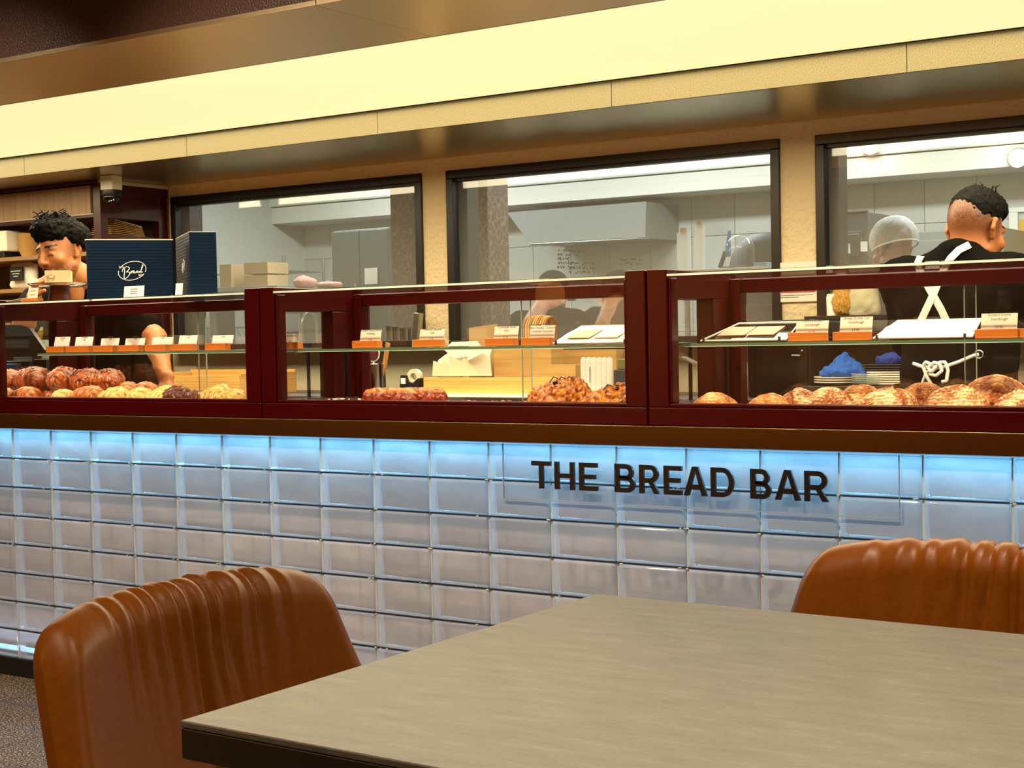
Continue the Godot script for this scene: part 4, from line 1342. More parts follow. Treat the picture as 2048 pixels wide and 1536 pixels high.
	part("jar", MB.new().lathe([Vector2(0, 0), Vector2(0.02, 0), Vector2(0.022, 0.07), Vector2(0.018, 0.085), Vector2(0, 0.085)], 18), M.paper_white, t)
	p = W(1732, 630, z)
	t = thing("cream_paper_bag", "cream paper bag with a folded top on the dark shelf", "paper bag", Vector3(p.x, sy, z + 0.02))
	part("bag", blob([[1, Vector3(0, 0.06, 0), Vector3(0.06, 0.07, 0.035), 0.03], [0, Vector3(-0.05, 0.012, 0), Vector3(0.05, 0.012, 0), 0.014, 0.014, 0.03], [0, Vector3(-0.056, 0.125, 0), Vector3(0.056, 0.125, 0), 0.012, 0.012, 0.03]], 0.009, 0.008, 22.0), M.paper_sage, t)
	part("folded_top", MB.new().box(Vector3(0, 0.135, 0.008), Vector3(0.118, 0.024, 0.018), 0.004), M.paper_sage, t)
	# black appliance under the shelf
	a = W(1492, 700, -1.95)
	b = W(1618, 700, -1.95)
	t = thing("black_fridge", "black under-shelf fridge with a small handle", "fridge", Vector3((a.x + b.x) / 2, Y, -2.12))
	var ah := W(1560, 640, -1.95).y - Y
	part("body", MB.new().bb(-(b.x - a.x) / 2, (b.x - a.x) / 2, 0, ah, -0.16, 0.16, 0.006), M.black_plastic, t)
	part("door", MB.new().bb(-(b.x - a.x) / 2 + 0.006, (b.x - a.x) / 2 - 0.006, 0.006, ah - 0.06, 0.16, 0.172, 0.004), M.black_gloss, t)
	part("handle", MB.new().tube([W(1583, 711, -1.94) - t.position, W(1600, 711, -1.94) - t.position], 0.004, 6), M.steel, t)
	part("lamp_stud", MB.new().ball(W(1589, 708, -1.945) - t.position + Vector3(0.03, 0.012, 0), Vector3.ONE * 0.004, 6, 8), M.steel, t)
	# plates and cloths on the back counter
	z = -1.95
	var yb := Y
	p = W(1678, 760, z)
	var base_h := W(1678, 769, z).y - Y
	var st := thing("plate_riser", "low black stand that carries the plates", "stand", Vector3(W(1730, 760, z).x, Y, z))
	part("board", MB.new().bb(-0.2, 0.2, base_h - 0.02, base_h - 0.002, -0.13, 0.13, 0.002), M.black_plastic, st)
	for x in [-0.18, 0.18]:
		part("foot", MB.new().bb(x - 0.015, x + 0.015, 0, base_h - 0.02, -0.12, 0.12, 0.002), M.black_plastic, st)
	yb = Y + base_h
	for k in 3:
		t = thing("dinner_plate", "white plate under the bright blue cloth", "plate", Vector3(p.x, yb + k * 0.009, z), 0, "plates under the blue cloth")
		part("plate", MB.new().lathe([Vector2(0, 0.001), Vector2(0.05, 0.0), Vector2(0.092, 0.010), Vector2(0.092, 0.0125), Vector2(0.05, 0.004), Vector2(0, 0.004)], 28), M.plate_white, t)
	t = thing("blue_cloth", "bright blue cloth heaped on the white plates", "cloth", Vector3(p.x + 0.015, yb + 0.03, z))
	part("cloth", blob([[1, Vector3(0, 0.02, 0), Vector3(0.07, 0.028, 0.06), 0.02], [0, Vector3(0.0, 0.03, 0), Vector3(0.005, 0.075, 0), 0.04, 0.016, 0.03], [0, Vector3(0.03, 0.03, 0), Vector3(0.105, 0.012, 0.02), 0.03, 0.012, 0.03], [0, Vector3(-0.03, 0.01, 0), Vector3(-0.075, 0.01, 0.02), 0.022, 0.012, 0.02]], 0.008, 0.016, 24.0), M.cloth_blue, t)
	p = W(1738, 770, z + 0.05)
	for k in 5:
		t = thing("glass_plate", "clear glass plate in the stack beside the blue cloth", "plate", Vector3(p.x, yb + k * 0.008, z + 0.04), 0, "clear glass plates")
		part("plate", MB.new().lathe([Vector2(0, 0), Vector2(0.05, 0.0), Vector2(0.068, 0.009), Vector2(0.068, 0.0115), Vector2(0.05, 0.003), Vector2(0, 0.003)], 24), M.glass_plate, t)
	p = W(1790, 770, z)
	for k in 9:
		var dark := k >= 6
		t = thing("square_plate", ("dark" if dark else "pale") + " square plate in the stack under the navy cloth", "plate", Vector3(p.x - (0.02 if dark else 0.0), yb + k * 0.0085, z), 0, ("dark" if dark else "pale") + " square plates")
		part("plate", MB.new().bb(-0.07, 0.07, 0, 0.003, -0.07, 0.07, 0.001).bb(-0.078, 0.078, 0.003, 0.0075, -0.078, 0.078, 0.002), M.label_black if dark else M.plate_white, t)
	t = thing("navy_cloth", "folded navy blue cloth on top of the square plates", "cloth", Vector3(p.x + 0.0, yb + 9 * 0.0085, z))
	part("cloth", blob([[0, Vector3(-0.05, 0.012, 0), Vector3(0.0, 0.014, 0.02), 0.02, 0.022, 0.02], [0, Vector3(0.0, 0.014, 0), Vector3(0.07, 0.012, 0), 0.02, 0.016, 0.02]], 0.008, 0.01, 26.0), M.cloth_navy, t)

# ---------------------------------------------------------------- food, cards and boxes
func food_materials() -> void:
	var m := mat("pastry", "#ffffff", 0.36)
	m.vertex_color_use_as_albedo = true
	m = mat("crust", "#ffffff", 0.75)
	m.vertex_color_use_as_albedo = true
	m = mat("skin", "#ffffff", 0.5)
	m.vertex_color_use_as_albedo = true
	m = mat("tag_wood", "#ffffff", 0.45)
	m.albedo_texture = grain_image(Color("#b85c12"), Color("#d07820"), Color("#8f400a"), 91, 256, 128, 20.0)
	tri_uv(m, Vector3(6, 16, 10))
	mat("card_paper", "#ecdcc0", 0.7)
	mat("card_paper_white", "#efe8d8", 0.7)
	mat("card_ink", "#4b3a28", 0.7)
	mat("navy_board", "#021a30", 0.45).metallic_specular = 0.3
	m = M.navy_board
	m.heightmap_enabled = true
	var im := Image.create(8, 64, false, Image.FORMAT_RGB8)
	for y in 64:
		for x in 8:
			var v := 0.5 + 0.5 * sin(TAU * y / 8.0)
			im.set_pixel(x, y, Color(v, v, v))
	m.heightmap_texture = ImageTexture.create_from_image(im)
	m.heightmap_scale = 0.03
	tri_uv(m, Vector3(6, 12, 6))
	mat("logo_white", "#e8e6de", 0.6)
	mat("box_edge", "#c9c2b0", 0.7)
	mat("plate_silver", "#b9b3a0", 0.2, 1.0)
	m = mat("stand_wood", "#ffffff", 0.4)
	m.albedo_texture = grain_image(Color("#5c2008"), Color("#753010"), Color("#401404"), 92, 256, 128, 20.0)
	tri_uv(m, Vector3(6, 6, 6))
	mat("cake_box", "#dcc493", 0.7)
	mat("pencil", "#8f7a4c", 0.7)
	mat("berry", "#14070a", 0.2)
	mat("herb", "#3a3a12", 0.7)
	mat("hair", "#070605", 0.75).metallic_specular = 0.25
	mat("hair_fade", "#1a130c", 0.7)
	mat("shirt_black", "#080706", 0.9).metallic_specular = 0.15
	mat("shirt_kitchen", "#0c0d08", 0.9).metallic_specular = 0.15
	mat("apron_dark", "#0b0908", 0.9).metallic_specular = 0.15
	mat("apron_navy", "#06101e", 0.9).metallic_specular = 0.15
	mat("strap_white", "#d9d5c8", 0.8)
	mat("trouser", "#0a0b10", 0.9).metallic_specular = 0.15
	glass("hairnet", "#d4d8d0", 0.42, 0.7)
	mat("drink_yellow", "#c79a2c", 0.4)
	mat("tablet_shell", "#161713", 0.25)
	mat("acrylic_paper", "#ded8c2", 0.5)
	mat("photo_pink", "#b98d70", 0.5)
	mat("clip_brown", "#3b2210", 0.4)
	m = mat("globe_glass", "#d9b070", 0.3)
	m.emission_enabled = true
	m.emission = Color(1.0, 0.66, 0.32)
	m.emission_energy_multiplier = 0.9

func lin(hex: String) -> Color:
	return Color(hex).srgb_to_linear()

var mesh_cache := {}
# kinds: 0 glazed, 1 chocolate-sprinkled, 2 almond, 3 dark, 4 crumble
func croissant_mesh(kind: int, sd: int) -> ArrayMesh:
	var key := "c%d_%d" % [kind, sd]
	if mesh_cache.has(key):
		return mesh_cache[key]
	var nz := FastNoiseLite.new()
	nz.seed = sd * 13 + kind
	nz.frequency = 42.0
	nz.fractal_octaves = 2
	var mb := MB.new()
	var pts := []
	var cs := []
	var rows := 72
	var cols := 26
	var L := 0.060
	var R := 0.040
	var hi: Color = [lin("#d8762c"), lin("#cf6a35"), lin("#ecc766"), lin("#5a2210"), lin("#dc9a3c")][kind]
	var lo: Color = [lin("#3f0c03"), lin("#330803"), lin("#7a3c0c"), lin("#0c0302"), lin("#5a2007")][kind]
	var fleck: Color = [lin("#e3a860"), lin("#1c0703"), lin("#efdc96"), lin("#6b2e14"), lin("#e8bf63")][kind]
	for i in rows:
		var t := -1.0 + 2.0 * i / (rows - 1)
		var prof := pow(maxf(0.0, 1.0 - pow(absf(t), 2.4)), 0.55)
		var ph := (t * 0.5 + 0.5) * 7.0
		for j in cols:
			var w := TAU * j / cols
			var fr := ph + 0.45 * cos(w)
			fr -= floorf(fr)
			var step := 1.0 + (0.10 if kind != 4 else 0.05) * sin(PI * pow(fr, 0.6)) - 0.06
			var r := R * prof * step + 0.002
			var p := Vector3(t * L, sin(w) * r * 0.86 + 0.03, cos(w) * r + 0.028 * t * t)
			var nn := nz.get_noise_3dv(p)
			var out := Vector3(0, sin(w), cos(w))
			p += out * nn * (0.0035 if kind in [0, 1] else 0.007)
			p.y = maxf(p.y, 0.0)
			pts.append(p)
			var k := clampf(pow(sin(PI * pow(fr, 0.6)), 0.7) + nn * 0.35, 0.0, 1.0)
			var cc := lo.lerp(hi, k)
			var f := nz.get_noise_3dv(p * 2.6 + Vector3.ONE)
			if f > (0.42 if kind < 2 else 0.15):
				cc = cc.lerp(fleck, 0.75)
			if kind == 1 and nz.get_noise_3dv(p * 3.3 + Vector3(3, 1, 7)) > 0.42:
				cc = lin("#c9b79a")
			cs.append(cc)
	mb.grid(pts, rows, cols, true, false, Vector3(0, 0.03, 0), cs)
	mesh_cache[key] = mb.mesh()
	return mesh_cache[key]

func sprinkles(sd: int, which: int) -> ArrayMesh:
	var key := "s%d_%d" % [sd, which]
	if not mesh_cache.has(key):
		var arr: PackedVector3Array = croissant_mesh(1, sd).surface_get_arrays(0)[Mesh.ARRAY_VERTEX]
		var rng := RandomNumberGenerator.new()
		rng.seed = 100 + sd * 2 + which
		var mb := MB.new()
		var left := 34 if which else 60
		while left > 0:
			var p := arr[rng.randi() % arr.size()]
			if p.y > 0.040 and p.x < 0.03:
				mb.at(p, Vector3(rng.randf() * 3.0, rng.randf() * 3.0, rng.randf() * 3.0)).box(Vector3.ZERO, Vector3(0.0055, 0.002, 0.002))
				left -= 1
		mesh_cache[key] = mb.mesh()
	return mesh_cache[key]

func loaf_mesh(kind: int, sd: int) -> ArrayMesh:
	var key := "l%d_%d" % [kind, sd]
	if mesh_cache.has(key):
		return mesh_cache[key]
	var nz := FastNoiseLite.new()
	nz.seed = sd * 7 + kind
	nz.frequency = 9.0
	nz.fractal_octaves = 4
	var fine := FastNoiseLite.new()
	fine.seed = sd
	fine.frequency = 70.0
	var mb := MB.new()
	var pts := []
	var cs := []
	var rows := 56
	var cols := 96
	var A := lin("#c8741f")
	var B := lin("#7a2c0a")
	var F := lin("#f2e0b0")
	var G := lin("#d99a40")
	for i in rows:
		var a := PI * 0.62 * i / (rows - 1)
		for j in cols:
			var w := TAU * j / cols
			var d := Vector3(sin(a) * cos(w), cos(a), sin(a) * sin(w))
			var n1 := nz.get_noise_3dv(d * 0.16)
			var n2 := fine.get_noise_3dv(d * 0.16)
			var r := 1.0 + n1 * 0.05 + n2 * 0.012
			# the score: a long cut that opens a ragged ear
			var cut := d.x * 0.5 - d.z * 0.85 + 0.08 * sin(d.x * 6.0) + n1 * 0.1
			var ear := exp(-pow((cut - 0.12) / 0.05, 2.0)) - 1.3 * exp(-pow((cut - 0.22) / 0.035, 2.0))
			if kind != 0:
				r += ear * 0.06 * smoothstep(0.1, 0.5, d.y)
			var p := Vector3(d.x * r, maxf(d.y * r * 0.78 + 0.10, 0.0), d.z * r)
			pts.append(p)
			var crust := B.lerp(A, clampf(0.55 + n1 * 1.6 + n2 * 0.5, 0.0, 1.0)).lerp(G, clampf(n2 * 1.4 + 0.1, 0.0, 0.7))
			var ring := 0.5 + 0.5 * sin(a * 46.0 + n1 * 5.0)
			var fl := clampf((n2 * 1.1 + ring * 0.9 + n1 * 1.2) * 1.2 - (0.95 if kind == 0 else 0.38), 0.0, 1.0)
			if kind != 0 and cut > 0.1 and cut < 0.34 and d.y > 0.25:
				fl *= 0.15
				crust = B.lerp(A, 0.35 + n2 * 0.5)
			cs.append(crust.lerp(F, fl * 0.92))
	mb.grid(pts, rows, cols, true, false, Vector3(0, 0.3, 0), cs)
	mesh_cache[key] = mb.mesh()
	return mesh_cache[key]

func croissant(u: float, v: float, z: float, s: float, turn: float, kind: int, sd: int, y := 0.937) -> void:
	var names := ["glazed", "chocolate", "almond", "dark_chocolate", "crumble"]
	var labels := ["glossy reddish-brown laminated croissant in the display case", "brown croissant sprinkled with chocolate and sugar in the display case", "almond croissant covered with pale yellow flakes", "very dark chocolate-coated pastry bun", "golden crumble-topped pastry by the case post"]
	var p := W(u, v, z)
	var t := thing(names[kind] + "_croissant" if kind < 3 else names[kind] + "_pastry", labels[kind], "pastry", Vector3(p.x, y, z), turn, names[kind].replace("_", " ") + " pastries in the first case")
	var o := part("crust", croissant_mesh(kind, sd), M.pastry, t)
	o.scale = Vector3(s, s, s)
	if kind == 1:
		for c in 2:
			var q := part("sprinkles", sprinkles(sd, c), M.paper_cream if c else M.clip_brown, t)
			q.scale = o.scale
			q.set_meta("kind", "stuff")

func build_food() -> void:
	# first case: lower layer on the deck, upper layer resting on it
	var low := [[8, 0, 0.85], [58, 0, 0.9], [128, 2, 0.8], [183, 0, 0.95], [236, 2, 0.9], [283, 2, 0.88], [318, 2, 0.75], [357, 3, 0.92], [397, 3, 0.8], [435, 4, 0.9], [472, 4, 0.85]]
	for k in low.size():
		var e = low[k]
		croissant(e[0], 780, -0.115 - 0.012 * (k % 2), e[2] * 1.2, -0.3 + 0.3 * sin(k * 2.3), e[1], k % 3)
	var up := [[18, 1, 1.0], [72, 1, 1.1], [130, 1, 1.1], [178, 1, 1.02], [219, 1, 1.0], [255, 0, 0.85], [292, 0, 0.85], [336, 2, 0.7], [445, 4, 0.75]]
	for k in up.size():
		var e = up[k]
		var y := 0.985 if k < 5 else 0.952
		croissant(e[0], 770, -0.235 - 0.01 * (k % 2), e[2] * 1.25, -0.35 + 0.3 * sin(k * 1.7 + 1.0), e[1], (k + 1) % 3, y)
	for k in 5:      # hidden row that carries the upper one
		croissant(30.0 + k * 48, 790, -0.25, 0.95, 0.3, 0, k % 3)
	# third case: loaves
	var lv := [[1430, 0, 0.064, -0.13, 0.3], [1538, 0, 0.062, -0.13, 1.9], [1655, 1, 0.074, -0.14, 0.4], [1778, 1, 0.078, -0.14, -0.5], [1912, 1, 0.082, -0.14, 0.1], [2046, 1, 0.07, -0.13, 0.9], [1600, 1, 0.06, -0.28, 2.2], [1722, 0, 0.07, -0.29, 1.0], [1846, 0, 0.074, -0.29, 2.9], [1990, 0, 0.09, -0.30, 0.2], [2110, 1, 0.08, -0.29, 1.3]]
	for k in lv.size():
		var e = lv[k]
		var p := W(e[0], 790, e[3])
		var t := thing("sourdough_loaf", "smooth golden-brown round sourdough loaf" if e[1] == 0 else "floury scored sourdough loaf with a ragged dark cut", "bread", Vector3(p.x, 0.936, e[3]), e[4], "plain round loaves" if e[1] == 0 else "floury scored loaves")
		var o := part("crust", loaf_mesh(e[1], k % 4), M.crust, t)
		o.scale = Vector3(e[2], e[2] * (1.16 if e[3] > -0.2 else 1.3), e[2] * 0.95)
	# second case: crumb board, red loaf cakes, tart pieces, two focaccias
	var p := W(655, 795, -0.2)
	var t := thing("cake_board", "thin white card with dark crumbs on it", "board", Vector3(p.x + 0.04, 0.935, -0.2))
	part("card", MB.new().bb(-0.13, 0.12, 0, 0.034, -0.1, 0.1, 0.003), M.paper_white, t)
	var rng := RandomNumberGenerator.new()
	rng.seed = 4
	var cr := MB.new()
	for k in 60:
		cr.box(Vector3(rng.randf_range(-0.11, 0.11), 0.036, rng.randf_range(-0.09, 0.09)), Vector3.ONE * rng.randf_range(0.003, 0.008))
	var st := part("crumbs", cr, M.clip_brown, t)
	st.set_meta("kind", "stuff")
	for e in [[783.0, 0.062, -0.16, "long red-brown loaf cake beside the crumb card"], [845.0, 0.045, -0.2, "short dark red loaf cake behind the long one"]]:
		p = W(e[0], 790, e[2])
		t = thing("loaf_cake", e[3], "cake", Vector3(p.x, 0.935, e[2]), 0.1)
		var w: float = e[1]
		var mb := blob([[0, Vector3(-w, 0.034, 0), Vector3(w, 0.034, 0), 0.034, 0.034, 0.0], [0, Vector3(-w, 0.045, 0.012), Vector3(w, 0.045, -0.012), 0.022, 0.022, 0.02]], 0.0055, 0.006, 60.0)
		var nz := FastNoiseLite.new()
		nz.seed = 6
		nz.frequency = 90.0
		for k in mb.v.size():
			mb.c[k] = lin("#5a0d06").lerp(lin("#a53a12"), clampf(nz.get_noise_3dv(mb.v[k]) * 1.5 + 0.4, 0, 1))
			if mb.v[k].y > 0.058:
				mb.c[k] = mb.c[k].lerp(lin("#c9892f"), clampf(nz.get_noise_3dv(mb.v[k] * 0.5) + 0.5, 0, 0.8))
		part("cake", mb, M.pastry, t)
	for k in 5:
		p = W(905.0 + k * 34, 800, -0.13 - 0.03 * (k % 2))
		t = thing("fruit_tart_slice", "low yellow tart slice with red fruit pieces", "pastry", Vector3(p.x, 0.936, p.z), 0.4 * k, "tart slices in the second case")
		part("slice", MB.new().at(Vector3.ZERO, Vector3(-PI / 2, 0, 0)).prism(PackedVector2Array([Vector2(-0.035, -0.025), Vector2(0.04, -0.02), Vector2(0.03, 0.03), Vector2(-0.025, 0.03)]), 0.0, 0.026), M.tart, t)
		for q in 3:
			part("fruit_piece", MB.new().ball(Vector3(-0.02 + q * 0.018, 0.031, 0.006 * (q - 1)), Vector3(0.01, 0.007, 0.008), 6, 8), M.fruit_red if (q + k) % 2 else M.fruit_gold, t)
	for e in [[1125.0, 0.088, 0.105, -0.16, "high orange-brown focaccia with a pointed crust"], [1232.0, 0.082, 0.085, -0.14, "focaccia topped with black olives by the case post"]]:
		p = W(e[0], 795, e[3])
		t = thing("focaccia", e[4], "bread", Vector3(p.x, 0.936, e[3]), 0.2)
		var w: float = e[1]
		var h: float = e[2]
		var mb := blob([[1, Vector3(0, h * 0.35, 0), Vector3(w, h * 0.55, 0.07), 0.02], [1, Vector3(w * 0.25, h * 0.6, 0), Vector3(w * 0.5, h * 0.36, 0.045), 0.03], [1, Vector3(-w * 0.55, h * 0.3, 0.01), Vector3(w * 0.55, h * 0.3, 0.05), 0.03]], 0.005, 0.012, 45.0)
		var nz := FastNoiseLite.new()
		nz.seed = 16
		nz.frequency = 55.0
		nz.fractal_octaves = 3
		for k in mb.v.size():
			mb.v[k].y = maxf(mb.v[k].y, 0.0)
			var n := nz.get_noise_3dv(mb.v[k])
			mb.c[k] = lin("#7a2408").lerp(lin("#cf7a1c"), clampf(n * 1.7 + 0.5, 0, 1)).lerp(lin("#e2b24e"), clampf(nz.get_noise_3dv(mb.v[k] * 2.1) * 2.0 - 0.3, 0, 0.8))
		part("crust", mb, M.pastry, t)
		for q in 4:
			part("olive", MB.new().ball(Vector3(w * (-0.1 + 0.28 * q) * (1.0 if e[0] > 1200.0 else 0.4), h * (0.84 - 0.05 * q) if e[0] < 1200.0 else h * (0.9 - 0.1 * absf(q - 1.5)), 0.045 - 0.01 * q), Vector3(0.008, 0.007, 0.008), 7, 10), M.berry, t)
		for q in 3:
			part("herb_sprig", MB.new().tube([Vector3(w * (-0.3 + 0.25 * q), h * 0.85, 0.03), Vector3(w * (-0.2 + 0.25 * q), h * 1.0, 0.02), Vector3(w * (-0.02 + 0.25 * q), h * 0.96, 0.03)], 0.0018, 5), M.herb, t)
	var sk := thing("card_skewer", "thin dark skewer standing in the pointed focaccia", "skewer", W(1180, 765, -0.16))
	part("stick", MB.new().tube([Vector3.ZERO, W(1180, 734, -0.16) - sk.position], 0.0012, 5), M.clip_brown, sk)

func price_tag(u0: float, u1: float, c0: float, c1: float, vtop: float, vbot: float, z: float, lines: String, label: String, white := false, group := "") -> void:
	var a := W(u0, vbot, z)
	var b := W(u1, vbot, z)
	var y := 1.1275
	var t := thing("price_tag", label, "price card", Vector3((a.x + b.x) / 2, y, z - 0.012), 0, group)
	var w := b.x - a.x
	part("wood_block", MB.new().box(Vector3(0, 0.011, 0), Vector3(w, 0.022, 0.026), 0.002), M.tag_wood, t)
	var q := W(c0, vtop, z)
	var r := W(c1, vtop, z)
	var cw := minf(r.x - q.x, w)
	var ch := q.y - y - 0.020
	var cx := (q.x + r.x) / 2 - t.position.x
	var m := part("card", MB.new().box(Vector3(0, ch / 2, 0), Vector3(cw, ch, 0.0012)), M.card_paper_white if white else M.card_paper, t, Vector3(clampf(cx, -0.02, 0.02), 0.0205, 0.0), Vector3(-0.24, 0, 0))
	if lines:
		lettering(lines, 0.0058, M.card_ink, m, Vector3(0, ch * 0.52, 0.0008))

func build_cards() -> void:
	var bl := [[92, 128, 103, 133, 674], [131, 177, 148, 183, 674], [186, 226, 195, 231, 677], [236, 277, 244, 283, 677], [289, 332, 298, 339, 675], [342, 385, 351, 387, 671], [410, 451, 418, 461, 671]]
	for e in bl:
		price_tag(e[0], e[1], e[2], e[3], e[4], 707, -0.13, "", "white price card on a small wooden block above the croissants", true, "price cards above the croissants")
	for n in get_children():
		if n.has_meta("group") and n.get_meta("group") == "price cards above the croissants":
			lettering("Croissant\n5.00", 0.0052, M.card_ink, n.get_child(1), Vector3(0, 0.027, 0.0008))
	price_tag(560, 596, 557, 591, 665, 704, -0.14, "Country Brown\nSourdough\n\n5.00", "price card on a wooden block beside the post of the croissant case")
	price_tag(704, 755, 714, 755, 660, 699, -0.12, "Custard Bread Butter\nPudding\n\n5.00", "price card reading Custard Bread Butter Pudding")
	price_tag(824, 880, 833, 882, 659, 697, -0.12, "Cinnamon Banana\nLoaf\n\n5.00", "price card reading Cinnamon Banana Loaf")
	price_tag(970, 1028, 982, 1030, 653, 695, -0.12, "Sourdough Boule\nSlice\n\n5.10", "price card reading Sourdough Boule Slice")
	price_tag(1042, 1100, 1054, 1103, 651, 694, -0.12, "Sourdough Focaccia w/\nRipe Cheddar Cheese &\nSundried Tomatoes\n\n7.90", "price card reading Sourdough Focaccia with Sundried Tomatoes")
	price_tag(1575, 1650, 1587, 1652, 642, 686, -0.12, "Country Brown\nSourdough\n\n15.00", "price card reading Country Brown Sourdough")
	price_tag(1665, 1738, 1675, 1740, 634, 685, -0.12, "Brown Butter Oat\nSourdough\n\n23.95", "price card reading Brown Butter Oat Sourdough")
	price_tag(1949, 2036, 1958, 2031, 627, 680, -0.12, "Ancient Grains\nSourdough\n\n25.50", "price card reading Ancient Grains Sourdough")
	price_tag(2040, 2125, 2050, 2115, 625, 679, -0.12, "Sourdough\n\n15.00", "price card on a wooden block at the end of the bread case")
	# slanted paper-covered display boards on the glass shelves
	slanted("slanted white paper board with photos on the middle case's shelf", [[1107, 691], [1262, 687], [1290, 650], [1163, 650]], 0)
	slanted("slanted clear board with pink photos on the bread case's shelf", [[1402, 685], [1572, 684], [1600, 644], [1478, 648]], 1)
	slanted("slanted white cloth-covered board on the bread case's shelf", [[1747, 687], [1945, 685], [1962, 638], [1796, 641]], 2)
	# the free-standing card and cards on the case top
	cloche_and_boxes()

func slanted(label: String, px: Array, kind: int) -> void:
	var q := []
	for k in 4:
		q.append(W(px[k][0], px[k][1], -0.10 if k < 2 else -0.26))
	var yb := 1.1272
	var t := thing("slanted_board", label, "display board", Vector3((q[0].x + q[1].x) / 2, yb, -0.18))
	var lift: float = yb + 0.006 - q[0].y
	for k in 4:
		q[k] = Vector3(q[k].x, maxf(q[k].y + (lift if k < 2 else 0.0), yb + 0.005), q[k].z) - t.position
	q[1].y = q[0].y
	q[3].y = q[2].y
	var mb := MB.new()
	var pts := []
	for i in 9:
		for j in 17:
			var a := (q[0] as Vector3).lerp(q[1], j / 16.0)
			var b := (q[3] as Vector3).lerp(q[2], j / 16.0)
			var p: Vector3 = a.lerp(b, i / 8.0)
			p.y += 0.004 * sin(i / 8.0 * PI) + 0.0015 * sin(i * 1.9 + j * 0.7) * (1.0 if kind == 2 else 0.3)
			pts.append(p)
	mb.grid(pts, 9, 17, false, false, Vector3(0, -1, 0))
	part("cover_sheet", mb, [M.acrylic_paper, M.acrylic, M.acrylic_paper][kind], t)
	part("rim", MB.new().tube([q[3], q[0], q[1], q[2], q[3]], 0.0025, 6), [M.paper_white, M.glass_edge, M.paper_white][kind], t)
	part("rest", MB.new().flatbox(q, yb - t.position.y), M.acrylic, t)
	for s in [0.04, 0.93]:
		part("clip", MB.new().box((q[0] as Vector3).lerp(q[1], s) + Vector3(0, 0.002, 0.003), Vector3(0.005, 0.012, 0.008), 0.001), M.clip_brown, t)
	if kind < 2:
		for s in [0.28, 0.66]:
			var c: Vector3 = (q[0] as Vector3).lerp(q[1], s).lerp((q[3] as Vector3).lerp(q[2], s), 0.4)
			var sl := atan2(q[3].y - q[0].y, q[0].z - q[3].z)
			part("photo", MB.new().at(c + Vector3(0, 0.006, 0), Vector3(sl, 0, 0)).box(Vector3.ZERO, Vector3(0.075, 0.001, 0.08)), M.photo_pink if s < 0.5 or kind == 1 else M.card_paper, t)

# flourished word on an oval, drawn as raised white strokes
const WORD := [[[315, 660], [330, 600], [390, 530], [470, 500], [530, 520], [535, 570], [480, 640], [430, 680], [500, 660], [545, 690], [545, 740], [480, 830], [400, 885], [365, 860], [375, 760], [395, 600], [385, 560]], [[560, 710], [600, 630], [590, 720], [612, 668], [650, 632], [662, 652]], [[645, 690], [692, 655], [682, 630], [652, 658], [660, 700], [700, 708], [740, 680]], [[800, 640], [762, 642], [737, 680], [762, 700], [800, 660], [806, 640], [802, 690], [832, 688]], [[880, 650], [850, 652], [836, 682], [862, 695], [890, 650], [930, 500], [955, 440], [966, 470], [902, 600], [890, 680], [920, 690], [946, 652]]]
func logo(parent: Node, at: Vector3, turn: Vector3, width: float, squeeze: float, m: Material) -> void:
	var mb := MB.new()
	var s := width / 850.0
	for arc in [[-2.5, 0.55], [0.75, 3.55]]:
		var path := []
		for k in 33:
			var a := lerpf(arc[0], arc[1], k / 32.0)
			var e := Vector2(cos(a) * 435.0, sin(a) * 285.0).rotated(-0.28)
			path.append(Vector3(e.x * s * squeeze, -e.y * s, 0))
		mb.tube(path, 13.0 * s, 5)
	for stroke in WORD:
		var path := []
		for q in stroke:
			path.append(Vector3((q[0] - 625.0) * s * squeeze, -(q[1] - 630.0) * s, 0))
		var c := Curve3D.new()
		for k in path.size():
			var tan_: Vector3 = (path[mini(k + 1, path.size() - 1)] - path[maxi(k - 1, 0)]) / 6.0
			c.add_point(path[k], -tan_, tan_)
		var fine := []
		for k in path.size() * 5:
			fine.append(c.sample_baked(c.get_baked_length() * k / (path.size() * 5.0 - 1.0)))
		mb.tube(fine, 14.0 * s, 5)
	var o := part("logo", mb, m, parent, at, turn)
	var sz := 62.0 * s
	if squeeze > 0.6:
		lettering("THE", sz, m, o, Vector3(-335 * s, 118 * s, 0), Vector3.ZERO, true)
		lettering("BAR", sz, m, o, Vector3(265 * s, -140 * s, 0), Vector3.ZERO, true)

